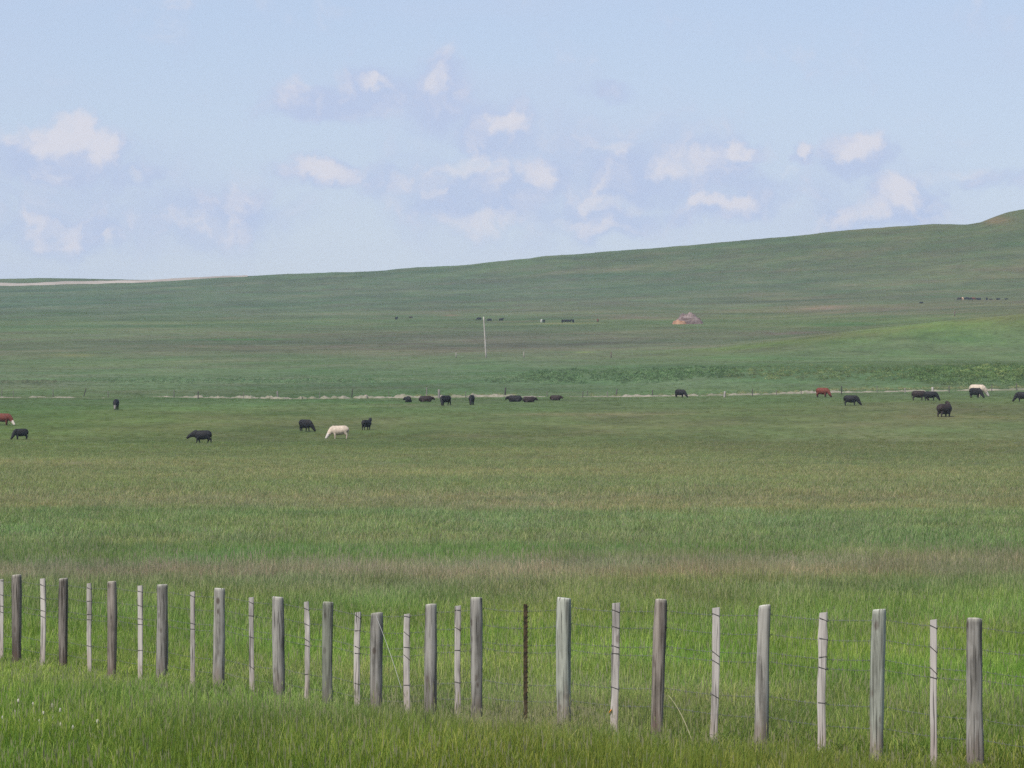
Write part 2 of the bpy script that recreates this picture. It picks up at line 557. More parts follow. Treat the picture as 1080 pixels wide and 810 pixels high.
def dryness(X, Y, Z):
    """0 lush .. 1 dry and seeding"""
    px = 540 + X / Y * F; py = YH - Z / Y * F - 0.2 * F / Y
    v = 0.20 + 0.30 * fbm(X / 3.0, Y / 4.5, 31, 3)
    g_ = lambda cx, cy, rx, ry: np.exp(-((px - cx) / rx) ** 2 - ((py - cy) / ry) ** 2)
    v = v + 0.55 * g_(540, 755, 130, 24) + 0.40 * g_(820, 795, 220, 16) + 0.42 * g_(540, 601, 900, 6) + 0.15 * g_(700, 588, 500, 6)
    v = v + 0.2 * g_(540, 505, 900, 14) - 0.15 * g_(110, 720, 160, 22) - 0.3 * g_(540, 550, 900, 18) + 0.35 * g_(60, 705, 50, 6)
    return np.clip(v, 0, 1)

parts = []
for (d0, d1, dens, sc, pool) in ((37, 80, 15, 1.0, 0), (80, 130, 10, 1.05, 0), (130, 210, 3.6, 1.35, 1), (210, 340, 1.5, 1.7, 1), (340, 560, 0.6, 1.6, 1), (560, 1000, .22, 1.4, 1), (1000, 2400, .04, 1.8, 1), (2400, 3700, .012, 2.6, 1)):
    X, Y = scatter(d0, d1, dens)
    Z = heights(X, Y)
    dr = dryness(X, Y, Z)
    n = len(X)
    j = rng.uniform(size=n)
    w = np.clip(dr + 0.25 * (j - 0.5), 0, 1)
    if pool == 0:
        idx = np.clip((w * 5).astype(int), 0, 4)
    else:
        idx = np.where(w > 0.5, 6, 5)
    zs = sc * rng.uniform(0.75, 1.2, n) * (1 + 0.40 * fbm(X / 1.3, Y / 2.4, 41, 3))
    if pool: zs = zs * np.interp(Y, [130, 300, 560, 1000, 3600], [0.8, 0.5, 0.42, .40, .40])
    tc = turf(X, Y, Z)
    tc = tc * rng.uniform(0.85, 1.15, (n, 1)) if pool == 0 else tc * rng.uniform(0.78, 1.22, (n, 1)) * (1 + rng.uniform(-.10, .10, (n, 3)))
    if d1 <= 80:   # the sward is thinner and shorter along the fence line
        rel = (np.stack([X, Y], 1) - np.array([A.x, A.y])) @ np.array([FN.x, FN.y])
        zs = zs * (1 - 0.52 * np.exp(-((rel + 0.8) / 1.7) ** 2))
    if d1 <= 130:
        dd = (np.clip(dr, 0, 1) - 0.35)[:, None]
        tc = tc * (1 + dd * np.array([0.55, 0.10, 0.70]))
    parts.append((X, Y, Z, idx, zs, sc * rng.uniform(0.85, 1.2, n), rng.uniform(0, 6.283, n), tc, np.interp(Y, [100, 400, 480, 700, 1500], [2.28, 2.15, 1.95, 1.5, 1.6])[:, None]))
X = np.concatenate([p[0] for p in parts]); Y = np.concatenate([p[1] for p in parts]); Z = np.concatenate([p[2] for p in parts])
n = len(X)
me = bpy.data.meshes.new('grass')
me.vertices.add(n)
me.vertices.foreach_set('co', np.stack([X, Y, Z - 0.01], 1).ravel())
def addat(name, typ, arr, key):
    a = me.attributes.new(name, typ, 'POINT'); a.data.foreach_set(key, arr)
addat('kind_index', 'INT', np.concatenate([p[3] for p in parts]).astype(np.int32), 'value')
addat('tall', 'FLOAT', np.concatenate([p[4] for p in parts]).astype(np.float32), 'value')
addat('wide', 'FLOAT', np.concatenate([p[5] for p in parts]).astype(np.float32), 'value')
addat('turn', 'FLOAT', np.concatenate([p[6] for p in parts]).astype(np.float32), 'value')
tc = np.ones((n, 4), np.float32); tc[:, :3] = np.concatenate([p[7] * p[8] for p in parts])
addat('tint', 'FLOAT_COLOR', tc.ravel(), 'color')
me.update()

def scatter_tree(name, coll):
    nt = bpy.data.node_groups.new(name, 'GeometryNodeTree')
    nt.interface.new_socket('Geometry', in_out='INPUT', socket_type='NodeSocketGeometry')
    nt.interface.new_socket('Geometry', in_out='OUTPUT', socket_type='NodeSocketGeometry')
    q = N(nt)
    gi = q.new('NodeGroupInput'); go = q.new('NodeGroupOutput')
    m2p = q.new('GeometryNodeMeshToPoints')
    inst = q.new('GeometryNodeInstanceOnPoints')
    ci = q.new('GeometryNodeCollectionInfo')
    ci.inputs['Collection'].default_value = coll
    ci.inputs['Separate Children'].default_value = True
    ci.inputs['Reset Children'].default_value = True
    def named(nm, dt):
        a = q.new('GeometryNodeInputNamedAttribute', data_type=dt); a.inputs['Name'].default_value = nm
        return a.outputs['Attribute']
    nt.links.new(gi.outputs[0], m2p.inputs['Mesh'])
    nt.links.new(m2p.outputs[0], inst.inputs['Points'])
    nt.links.new(ci.outputs[0], inst.inputs['Instance'])
    inst.inputs['Pick Instance'].default_value = True
    nt.links.new(named('kind_index', 'INT'), inst.inputs['Instance Index'])
    cr = q.new('ShaderNodeCombineXYZ'); nt.links.new(named('turn', 'FLOAT'), cr.inputs[2])
    nt.links.new(cr.outputs[0], inst.inputs['Rotation'])
    cs = q.new('ShaderNodeCombineXYZ')
    w = named('wide', 'FLOAT')
    nt.links.new(w, cs.inputs[0]); nt.links.new(w, cs.inputs[1]); nt.links.new(named('tall', 'FLOAT'), cs.inputs[2])
    nt.links.new(cs.outputs[0], inst.inputs['Scale'])
    nt.links.new(inst.outputs[0], go.inputs[0])
    return nt

grass = bpy.data.objects.new('grass', me)
COL.objects.link(grass)
md = grass.modifiers.new('scatter', 'NODES'); md.node_group = scatter_tree('grass_scatter', tufts)
tag(grass, 'tall green and seeding grass covering the near pasture', 'grass', kind='stuff')

# ------------------------------------------------------------------ near fence
def wood(name, c1, c2, top, foot, topdark=False):
    m, g, b = new_mat(name)
    tc_ = g.new('ShaderNodeTexCoord')
    P = tc_.outputs['Object']
    oi = g.new('ShaderNodeObjectInfo')
    P = g.vmath('ADD', P, g.scale_vec(g.vmath('ADD', oi.outputs['Location'], (0, 0, 0)), (7.3, 3.1, 0)))
    grain = g.noise(g.scale_vec(P, (24, 24, 1.6)), 1.0, 5, 0.65, 0.4)
    blot = g.noise(g.scale_vec(P, (7, 7, 4)), 1.0, 4, 0.6)
    c = g.mix(g.rng(grain, 0.34, 0.66, 0, 1), c4([q * .68 for q in c1]), c4([q * 1.12 for q in c2]))
    c = g.mix(g.rng(blot, 0.45, 0.68, 0.0, 0.75), c, c4([q * 0.55 for q in c1]))
    z = g.new('ShaderNodeSeparateXYZ'); g.nt.links.new(P, z.inputs[0])
    kn = g.new('ShaderNodeTexVoronoi'); kn.inputs['Scale'].default_value = 1.0
    g.nt.links.new(g.scale_vec(P, (8, 8, 4.5)), kn.inputs['Vector'])
    c = g.mix(g.rng(kn.outputs['Distance'], .13, .25, .9, 0), c, c4([q * .45 for q in foot]))
    broad = g.noise(g.scale_vec(P, (14, 14, 1.1)), 1.0, 3, .5)
    c = g.mix(g.rng(broad, .42, .6, 0, .75), c, c4([min(q * 1.4, .6) for q in c2]))
    # bleached top end and earth-stained foot
    n = g.noise(g.scale_vec(P, (18, 18, 3)), 1.0, 3)
    hz = g.math('ADD', z.outputs[2], g.rng(n, 0.3, 0.7, -0.16, 0.16))
    c = g.mix(g.rng(hz, 0.42, 0.12, 0, 0.75), c, c4(foot))
    a = g.new('ShaderNodeAttribute', attribute_name='end')
    c = g.mix(g.math('MULTIPLY', a.outputs['Fac'], g.rng(n, .35, .6, .25, .9)), c, c4(top))
    crack = g.noise(g.scale_vec(P, (60, 60, 1.6)), 1.0, 2, 0.5)
    c = g.mix(g.rng(crack, 0.58, 0.66, 0, 0.85), c, c4([q * 0.25 for q in c1]))
    g.nt.links.new(c, b.inputs['Base Color'])
    bp = g.new('ShaderNodeBump'); bp.inputs['Strength'].default_value = 0.6; bp.inputs['Distance'].default_value = 0.01
    g.nt.links.new(grain, bp.inputs['Height']); g.nt.links.new(bp.outputs[0], b.inputs['Normal'])
    b.inputs['Roughness'].default_value = 0.9
    return m

def post_mesh(r, h, seed, lean=(0, 0), capz=0.12, n=16):
    rr = random.Random(seed)
    zs = [-0.25, 0.0, 0.12, 0.25, 0.4, 0.55, 0.7, 0.85, 1.0, 1.1, 1.2]
    zs = [z for z in zs if z < h - 0.06] + [h - 0.05, h - 0.018, h - 0.004]
    V, FF, end = [], [], []
    sl = (rr.uniform(-0.12, 0.12), rr.uniform(-0.22, 0.04))
    ph = rr.uniform(0, 6)
    bx, by = rr.uniform(-0.008, 0.008), rr.uniform(-0.008, 0.008)
    for i, z in enumerate(zs):
        f = 1.0 - 0.05 * z + 0.045 * math.sin(z * 4.1 + ph) + 0.02 * math.sin(z * 11 + 2 * ph)
        k_top = {len(zs) - 1: 0.90, len(zs) - 2: 0.97}.get(i, 1.0)
        for k in range(n):
            a = 2 * math.pi * k / n
            q = r * f * k_top * (1 + 0.055 * math.sin(2 * a + ph + z * 1.7) + 0.035 * math.sin(3 * a + ph + z) + 0.03 * math.sin(5 * a + 2 * ph - z * 2) + rr.uniform(-.012, .012))
            x, y = q * math.cos(a), q * math.sin(a)
            zz = z + (x * sl[0] + y * sl[1] if i >= len(zs) - 3 else 0)
            bow = math.sin(max(z, 0) / h * math.pi)
            V.append((x + lean[0] * z + bx * bow, y + lean[1] * z + by * bow, zz))
            end.append(1.0 if i >= len(zs) - 1 else (.4 if i >= len(zs) - 2 else 0.0))
    for i in range(len(zs) - 1):
        for k in range(n):
            p, q = i * n + k, i * n + (k + 1) % n
            FF.append((p, q, q + n, p + n))
    # sawn end: ring + centre
    base = (len(zs) - 1) * n
    V.append((lean[0] * h, lean[1] * h, h - 0.006)); end.append(1.0)
    for k in range(n):
        FF.append((base + k, base + (k + 1) % n, len(V) - 1))
    FF.append(tuple(range(n))[::-1])
    me = mesh_from('post', V, FF)
    a = me.attributes.new('end', 'FLOAT', 'POINT'); a.data.foreach_set('value', end)
    return me

def stay_mesh(w, t, h, seed, lean=(0, 0), kink=0.0):
    rr = random.Random(seed)
    zs = np.linspace(-0.05, h, 12)
    V, FF, end = [], [], []
    ang = math.atan2(FD.y, FD.x)
    ca, sa = math.cos(ang), math.sin(ang)
    tw = rr.uniform(-0.25, 0.25)
    bow = rr.uniform(-0.012, 0.012)
    for i, z in enumerate(zs):
        j = 1 + rr.uniform(-0.05, 0.05) + kink * math.exp(-((z - h * 0.8) / 0.09) ** 2)
        for (sx, sy) in ((-1, -.72), (-.72, -1), (.72, -1), (1, -.72), (1, .72), (.72, 1), (-.72, 1), (-1, .72)):
            x, y = sx * w / 2 * j, sy * t / 2
            c, s = math.cos(tw * z / h), math.sin(tw * z / h)
            x, y = x * c - y * s, x * s + y * c
            off = bow * math.sin(max(z, 0) / h * math.pi) + kink * 0.012 * math.sin(z * 9)
            V.append((x * 1 + off + lean[0] * z, y + lean[1] * z, z + (sx * 0.004 if i == len(zs) - 1 else 0)))
            end.append(1.0 if i == len(zs) - 1 else 0.0)
    for i in range(len(zs) - 1):
        for k in range(8):
            p, q = i * 8 + k, i * 8 + (k + 1) % 8
            FF.append((p, q, q + 8, p + 8))
    FF.append(tuple(range(8))[::-1]); FF.append(tuple(range((len(zs) - 1) * 8, len(zs) * 8)))
    me = mesh_from('stay', V, FF)
    a = me.attributes.new('end', 'FLOAT', 'POINT'); a.data.foreach_set('value', end)
    return me

wire_m, g, b = new_mat('galvanised_wire')
nz = g.noise(g.new('ShaderNodeTexCoord').outputs['Object'], 3.0, 3)
g.nt.links.new(g.mix(g.rng(nz, .35, .65, 0, 1), (0.14, 0.135, 0.125, 1), (0.22, 0.215, 0.21, 1)), b.inputs['Base Color'])
b.inputs['Metallic'].default_value = 0.5; b.inputs['Roughness'].default_value = 0.5
tie_m, g, b = new_mat('dark_tie_wire'); b.inputs['Base Color'].default_value = (0.06, 0.054, 0.05, 1); b.inputs['Roughness'].default_value = 0.6
rust_m, g, b = new_mat('rusty_steel')
nz = g.noise(g.new('ShaderNodeTexCoord').outputs['Object'], 22.0, 4)
g.nt.links.new(g.mix(g.rng(nz, .4, .6, 0, 1), (0.020, 0.017, 0.012, 1), (0.065, 0.045, 0.024, 1)), b.inputs['Base Color'])
orange_m, g, b = new_mat('orange_tag_plastic'); b.inputs['Base Color'].default_value = (0.7, 0.25, 0.03, 1)

fence = empty('wire_fence', (0, 0, 0))
tag(fence, 'wire fence of weathered round posts and pale thin stays crossing the foreground grass', 'fence')

# (column, top row, width px, lean px bottom->top, tone)
DK, MB, GR, GL, MO, PG = 'dark', 'brown', 'grey', 'light', 'mossy', 'green'
POSTS = [(-131, 597.5, 10, 0, GR), (-83, 600, 10.5, 0, MB), (-36, 603, 11, 0, MB), (17.5, 606, 11, 0, DK), (67, 609.5, 10.3, 0, DK), (118, 613, 10.5, 0, MB), (170.8, 616, 12, 0.5, GR), (231, 620, 12, 1, GL),
         (294, 629, 13, -2, GR), (346, 634.5, 12, 1, MO), (397.3, 646, 13.5, 0.5, GR), (454.3, 637, 13, 0, GR), (502.6, 629.5, 13.5, 0, GR),
         (595, 630, 16.5, 0, PG), (695, 632, 14.5, 5, MB), (804.5, 638, 14, 4, GL), (926, 642, 16, 3, PG), (1028, 652, 18, -1, GR), (1150, 659, 19, 0, GR), (1278, 667, 20, 2, MB), (1415, 677, 21, -2, GL)]
STAYS = [(-107, 600, 4.6, 0, 0), (-60, 603, 4.6, 0, 0), (1.5, 611, 4.5, 0, 0), (45, 610, 5.2, 0.5, 0), (94.3, 615, 4.6, 0, 0.25), (148, 617.5, 5, 0, 0), (203.3, 624, 4.8, 0, 0), (265.6, 630, 5.2, -1, 0), (323.4, 634.5, 5, 0, 0.2),
         (377.4, 645.5, 6, 0.6, 0), (429.4, 647.5, 6.6, 0, 0), (483, 639, 6.2, 0, 0), (648.6, 636, 8, 2.4, 0), (753.6, 641, 8, 3, 0), (867.6, 646, 8.6, 2.5, 0.3), (984.6, 653.5, 7, 0, 0.1), (1088, 657, 8, 0, 0), (1213, 665, 8.5, 0, 0), (1345, 674, 9, 1, 0)]
TONES = {DK: ((0.075, 0.062, 0.055), (0.155, 0.130, 0.120), (0.42, 0.38, 0.33), (0.085, 0.055, 0.045)),
         MB: ((0.12, 0.095, 0.082), (0.215, 0.178, 0.160), (0.44, 0.40, 0.35), (0.13, 0.088, 0.075)),
         GR: ((0.135, 0.120, 0.110), (0.235, 0.212, 0.200), (0.45, 0.42, 0.36), (0.15, 0.115, 0.10)),
         GL: ((0.17, 0.150, 0.138), (0.285, 0.258, 0.240), (0.55, 0.52, 0.47), (0.18, 0.135, 0.115)),
         MO: ((0.095, 0.095, 0.078), (0.18, 0.175, 0.150), (0.40, 0.38, 0.31), (0.10, 0.085, 0.07)),
         PG: ((0.195, 0.19, 0.165), (0.29, 0.285, 0.25), (0.52, 0.50, 0.45), (0.20, 0.145, 0.125))}
LBL = {DK: 'dark brown weathered round post', MB: 'brownish weathered round post', GR: 'grey weathered round post', GL: 'pale grey round post with bleached top', MO: 'mossy dark round post', PG: 'greenish grey round post'}
WOODS = {k: wood('post_wood_' + k, *[(q[0] * .96, q[1] * 1.0, q[2] * .97) for q in v]) for k, v in TONES.items()}
stay_w = wood('stay_wood', (0.24, 0.215, 0.198), (0.345, 0.315, 0.292), (0.38, 0.35, 0.33), (0.34, 0.28, 0.25))

WIRES = [0.10, 0.285, 0.47, 0.545, 0.90, 1.08]
nodes = []   # (t, top z at that place) along the fence for the wires
for k, (px, yt, wpx, lean, tone) in enumerate(POSTS):
    p, t = fence_pt(px)
    m_px = p.y / F
    zt = (YH - yt) * m_px
    zg = hgt(p.x, p.y)
    h = zt - zg
    o = link_mesh('post', post_mesh(wpx * m_px / 2, h, 100 + k, (lean * m_px / h, 0)), WOODS[tone], fence)
    o.location = (p.x - lean * m_px * 0.5, p.y, zg)
    o['label'] = LBL[tone]
    nodes.append((t, zt, wpx * m_px / 2))
px = 554.2
p, t = fence_pt(px); m_px = p.y / F; zt = (YH - 637) * m_px; zg = hgt(p.x, p.y); h = zt - zg
# steel T post: T-shaped section with a row of studs
V, FF = [], []
sec = [(-.022, -.006), (.022, -.006), (.022, 0), (.004, .001), (.004, .032), (-.004, .032), (-.004, .001), (-.022, 0)]
for z in (-0.2, h * .5, h):
    V += [(x, y, z) for x, y in sec]
for i in range(2):
    for k in range(8):
        a, b_ = i * 8 + k, i * 8 + (k + 1) % 8
        FF.append((a, b_, b_ + 8, a + 8))
FF += [tuple(range(8))[::-1], tuple(range(16, 24))]
stp = link_mesh('steel_post', mesh_from('steel_post', V, FF), rust_m, fence, smooth=False)
stp.location = (p.x, p.y, zg); stp['label'] = 'thin rusty dark steel post'
st = Geo()
for i in range(int(h / 0.054)):
    z = h - 0.03 - i * 0.054
    st.tube([(0.018, -.004, z), (0.026, -.022, z)], [.009, .007], n=6)
sto = link_mesh('stud', st.mesh('stud'), rust_m, stp, smooth=False)
sto['kind'] = 'stuff'
nodes.append((t, zt, 0.0))
nodes.sort()
TN = [q[0] for q in nodes]; ZN = [q[1] for q in nodes]
FL = (B - A).length
def wire_top(t):
    return float(np.interp(t, TN, ZN))

ties_at = []
for k, (px, yt, wpx, lean, kink) in enumerate(STAYS):
    p, t = fence_pt(px)
    m_px = p.y / F
    zt = (YH - yt) * m_px
    zg = hgt(p.x, p.y)
    lift = 0.04
    h = zt - zg - lift
    w = wpx * m_px
    o = link_mesh('stay', stay_mesh(w, w * 0.75, h, 300 + k, (lean * m_px / h, 0), kink), stay_w, fence, smooth=False)
    pp = p
    o.location = (pp.x - lean * m_px * 0.5, pp.y, zg + lift)
    ties_at.append((o, t, w, h, zg + lift, zt, lean * m_px / h))

wire_z = {}
for wi, dz in enumerate(WIRES):
    # course: staggered a little at each post, sagging between them
    rw = random.Random(900 + wi)
    ts, zz = [], []
    offs = [rw.uniform(-0.018, 0.018) for _ in nodes]
    for i in range(len(nodes)):
        t0, z0, r0 = nodes[i]
        ts.append(t0); zz.append(z0 - dz * (1 if dz < .6 else 1) + offs[i])
    # smooth out the tallest and shortest posts: the wires run straighter than the tops do
    zz = np.array(zz)
    sm = zz.copy()
    for it in range(2):
        sm[1:-1] = 0.25 * sm[:-2] + 0.5 * sm[1:-1] + 0.25 * sm[2:]
    zz = 0.55 * sm + 0.45 * zz
    wire_z[wi] = (ts, zz)
    pts = []
    for i in range(len(ts) - 1):
        for q in range(8):
            f = q / 8
            t_ = ts[i] + (ts[i + 1] - ts[i]) * f
            L = (ts[i + 1] - ts[i]) * FL
            z_ = zz[i] + (zz[i + 1] - zz[i]) * f - 0.02 * L / 2.0 * 4 * f * (1 - f)
            p = A + (B - A) * t_ + FN * (0.085 - 0.0 * f)
            pts.append((p.x, p.y, z_))
    p = A + (B - A) * ts[-1] + FN * 0.085
    pts.append((p.x, p.y, zz[-1]))
    gg = Geo().tube(pts, [0.0019] * len(pts), n=5)
    # barbs
    d_acc = 0.0
    for a, b_ in zip(pts[:-1], pts[1:]):
        va, vb = Vector(a), Vector(b_)
        L = (vb - va).length
        d = 0.13 - d_acc if d_acc else 0.05
        while d < L:
            c = va.lerp(vb, d / L)
            an = rw.uniform(0, 3.14)
            e = Vector((0.4 * math.cos(an), 0.4 * math.sin(an), 0.9)).normalized() * 0.016
            gg.tube([c - e, c + e], [0.0018] * 2, n=4)
            d += 0.13
        d_acc = 0
    o = link_mesh('wire', gg.mesh('wire'), wire_m, fence)

for (o, t, w, h, z0, zt, ln) in ties_at:
    rr = random.Random(int(t * 1e4))
    for wi in (0, 1, 2, 3, 4):
        ts, zz = wire_z[wi]
        zc = float(np.interp(t, ts, zz)) - z0
        if rr.random() < .12: continue
        zc = min(max(zc, 0.06), h - 0.02)
        gg = Geo()
        pts = []
        sl = rr.uniform(-0.07, 0.01)
        hw, ht = w / 2 + 0.003, w * 0.375 + 0.003
        for (sx, sy) in ((-1, 1), (-1, -1), (1, -1), (1, 1), (-1, 1)):
            pts.append((sx * hw + ln * zc, sy * ht, zc + (sl * (1 if sx > 0 else 0) * (1 if sy < 0 else .5))))
        gg.tube(pts, [0.0030] * len(pts), side=(0, 0, 1), n=5)
        link_mesh('wire_tie', gg.mesh('wire_tie'), tie_m, o)
# small orange tag on one stay
(o, t, w, h, z0, zt, ln) = ties_at[12]
tg = Geo().tube([(-w / 2 - .012, -.03, 0.19), (-w / 2 + .012, -.036, 0.225)], [.014, .014], [.004, .004], n=8)
link_mesh('tag', tg.mesh('tag'), orange_m, o)
# loose wire hanging off the short post
p0, t0 = fence_pt(396.5); p1, t1 = fence_pt(424)
q0 = Vector((p0.x, p0.y - 0.09, (YH - 648) * p0.y / F)); q1 = Vector((p1.x, p1.y - 0.25, (YH - 726) * p1.y / F))
pts = [q0.lerp(q1, f) + Vector((0.03 * math.sin(f * 3.1), 0, -0.05 * math.sin(f * 3.14))) for f in np.linspace(0, 1, 9)]
lw_m, g, b = new_mat('bright_wire'); b.inputs['Base Color'].default_value = (0.34, 0.34, 0.32, 1)
o = link_mesh('loose_wire', Geo().tube(pts, [0.0024] * 9, n=5).mesh('loose_wire'), lw_m, fence)
o['label'] = 'loose pale wire hanging from the shortest post'

# ------------------------------------------------------------------ dry stalks and seed heads in the foreground grass
straw_m, g, b = new_mat('dry_straw'); b.inputs['Base Color'].default_value = (0.30, 0.28, 0.17, 1)
fluff_m, g, b = new_mat('seed_fluff'); b.inputs['Base Color'].default_value = (0.38, 0.36, 0.30, 1)
def stalk(px0, py0, px1, py1, d, label):
    a = Vector(((px0 - 540) / F * d, d, (YH - py0) / F * d)); c = Vector(((px1 - 540) / F * (d - .2), d - .2, (YH - py1) / F * (d - .2)))
    base = Vector((c.x + (c.x - a.x) * .3, c.y, hgt(c.x, c.y)))
    e = empty('dry_stalk', base)
    pts = []
    for f in np.linspace(0, 1, 9):
        p = base.lerp(a, f) + Vector((0, 0, 0.10 * math.sin(f * math.pi))) * (base - a).length
        pts.append(p - base)
    rad_ = list(np.linspace(0.006, 0.0025, 9))
    link_mesh('stem', Geo().tube(pts, rad_, n=6).mesh('stem'), straw_m, e)
    tag(e, label, 'dry stalk')
stalk(705, 733, 727, 768, 49.3, 'long pale dry grass stalk arching beside the leaning brown post')
for k, (px, py, s) in enumerate([(19.5, 739, 1.1), (35, 742, .9), (46, 752, 1), (55.5, 744, 1.2), (63.5, 749, 1.1), (56, 757, .8), (42, 760, .9), (64, 764, 1), (77, 767, 1), (103, 761, 1.2), (3, 757, .9), (16, 750, .7)]):
    gp = ground_at(px, min(py + 26, 808))
    d = gp.y
    zt = (YH - py) / F * d
    e = empty('seed_head', gp)
    hh = zt - gp.z
    link_mesh('stem', Geo().tube([(0.02, 0, -.02), (0.01, 0, hh * .5), (0, 0, hh)], [.004, .003, .002], n=5).mesh('stem'), straw_m, e)
    me = Geo().ball((0, 0, hh), (0.011 * s, 0.011 * s, 0.022 * s), 7, 5).mesh('fluff')
    for v in me.vertices:
        v.co += Vector((random.uniform(-1, 1), random.uniform(-1, 1), random.uniform(-1, 1))) * 0.004
    link_mesh('head', me, fluff_m, e)
    tag(e, 'small whitish fluffy seed head in the foreground grass at lower left', 'seed head', 'whitish seed heads at lower left')

# ------------------------------------------------------------------ cattle
def cow_mesh(name, pose='graze', stride=0.0, yaw=0.0, fat=1.0, calf=False, tail=0.0):
    """one continuous body. faces +X, feet at z = 0. returns mesh with 'face' attribute"""
    G = Geo()
    dz = 0.0 if pose != 'lie' else -0.47
    w = fat
    body = [(-.84, 1.12, .12, .09), (-.80, 1.09, .27, .23), (-.64, 1.02, .385, .31), (-.40, .955, .435, .36), (-.10, .905, .475, .40),
            (.20, .895, .475, .39), (.46, .915, .46, .335), (.66, .95, .40, .27), (.84, .95, .29, .20)]
    G.tube([(x, 0, z + dz) for x, z, h, q in body], [q * w for *_, q in body], [h for _, _, h, _ in body], n=16)
    # hip bones and withers
    G.ball((-.58, .16 * w, 1.26 + dz), (.11, .08, .07)); G.ball((-.58, -.16 * w, 1.26 + dz), (.11, .08, .07))
    G.ball((.46, 0, 1.27 + dz), (.16, .09, .09))
    c, s = math.cos(yaw), math.sin(yaw)
    def tw(x, z, k):   # neck turned sideways by yaw growing towards the head
        a = yaw * k
        return (0.6 + (x - 0.6) * math.cos(a), (x - 0.6) * math.sin(a), z + (dz if pose == 'lie' else 0))
    if pose == 'graze':
        neck = [(.52, 1.06), (.82, .92), (1.02, .68), (1.14, .48)]
        head = [(1.08, .58), (1.16, .46), (1.28, .27), (1.38, .13), (1.42, .08)]
        ears = (1.10, .53)
    elif pose == 'low':
        neck = [(.55, 1.10), (.85, 1.03), (1.10, .92), (1.28, .84)]
        head = [(1.22, .90), (1.34, .82), (1.50, .68), (1.62, .57), (1.66, .54)]
        ears = (1.22, .93)
    elif pose == 'up':
        neck = [(.52, 1.08), (.76, 1.16), (.93, 1.34), (1.02, 1.46)]
        head = [(.97, 1.52), (1.08, 1.49), (1.25, 1.38), (1.38, 1.28), (1.42, 1.25)]
        ears = (.99, 1.54)
    else:
        neck = [(.50, 1.04), (.74, 1.04), (.90, 1.06), (1.00, 1.08)]
        head = [(.94, 1.14), (1.04, 1.11), (1.20, .98), (1.30, .87), (1.33, .84)]
        ears = (.95, 1.17)
    side = (-s, c, 0)
    G.tube([tw(x, z, k) for (x, z), k in zip(neck, (0, .4, .8, 1))], [.25, .21, .17, .15], [.38, .33, .25, .20], side=side, n=12)
    hp = [tw(x, z, 1) for x, z in head]
    G.tube(hp, [.14, .165, .13, .105, .075], [.15, .185, .145, .115, .085], side=side, n=12)
    e0 = Vector(tw(ears[0], ears[1], 1))
    for sg in (-1, 1):
        d = Vector((-s, c, 0)) * sg
        G.tube([e0 + d * .07, e0 + d * .17 + Vector((0, 0, .015)), e0 + d * .25 + Vector((0, 0, -.02))], [.04, .065, .02], [.035, .04, .02], side=(1, 0, 0), n=8)
    if pose != 'lie':
        for sg, ph in ((1, 1), (-1, -1)):
            f = stride * ph
            y = .155 * w * sg
            G.tube([(.48, y, .98), (.50 + f * .1, y, .74), (.49 + f * .35, y, .40), (.48 + f * .75 - abs(f) * .05, y, .13), (.50 + f * .9, y, .045), (.52 + f * .92, y, 0)],
                   [.12, .12, .075, .058, .06, .068], [.20, .17, .085, .062, .065, .075], n=10)
            b_ = -stride * ph
            G.tube([(-.50, y, 1.0), (-.46 + b_ * .15, y, .74), (-.58 + b_ * .35, y, .56), (-.70 + b_ * .6, y, .42), (-.66 + b_ * .8, y, .14), (-.63 + b_ * .9, y, .045), (-.61 + b_ * .92, y, 0)],
                   [.15, .16, .12, .075, .058, .06, .068], [.26, .25, .16, .09, .062, .065, .075], n=10)
        if not calf:
            G.ball((-.34, 0, .60), (.15, .12, .11))
        G.tube([(-.77, 0, 1.24), (-.86, tail * .3, 1.12), (-.88, tail * .6, .80), (-.86, tail, .50), (-.85, tail, .38)], [.035, .032, .026, .04, .025], n=8)
    else:
        for sg in (1, -1):
            G.tube([(.42, .24 * sg, .30), (.62, .28 * sg, .12), (.78, .25 * sg, .07), (.58, .22 * sg, .05), (.45, .22 * sg, .05)], [.10, .08, .06, .05, .05], n=8)
            G.tube([(-.50, .24 * sg, .32), (-.22, .36 * sg, .17), (-.40, .40 * sg, .08), (-.62, .36 * sg, .06), (-.42, .34 * sg, .05)], [.17, .13, .08, .06, .05], n=8)
        G.tube([(-.77, 0, .70), (-.88, .08, .50), (-.88, .2, .20), (-.80, .3, .06)], [.035, .03, .026, .035], n=8)
    raw = G.mesh(name)
    tmp = bpy.data.objects.new('tmp', raw)
    COL.objects.link(tmp)
    rm = tmp.modifiers.new('r', 'REMESH'); rm.mode = 'VOXEL'; rm.voxel_size = 0.034
    sm = tmp.modifiers.new('s', 'SMOOTH'); sm.factor = 0.5; sm.iterations = 3
    dg = bpy.context.evaluated_depsgraph_get()
    me = bpy.data.meshes.new_from_object(tmp.evaluated_get(dg))
    bpy.data.objects.remove(tmp); bpy.data.meshes.remove(raw)
    me.name = name
    co = np.zeros(len(me.vertices) * 3, np.float32); me.vertices.foreach_get('co', co); co = co.reshape(-1, 3)
    # how far down the face, and how low on the body
    h0, h1 = np.array(hp[0]), np.array(hp[-1])
    ax = h1 - h0
    tt = np.clip(((co - h0) @ ax) / (ax @ ax), -.5, 1.2)
    dist = np.linalg.norm(co - (h0 + np.clip(tt, 0, 1)[:, None] * ax), axis=1)
    face = ((tt > 0.08) & (dist < 0.19)).astype(np.float32)
    a = me.attributes.new('face', 'FLOAT', 'POINT'); a.data.foreach_set('value', face)
    a = me.attributes.new('low', 'FLOAT', 'POINT'); a.data.foreach_set('value', np.clip((0.45 - co[:, 2]) / 0.25, 0, 1))
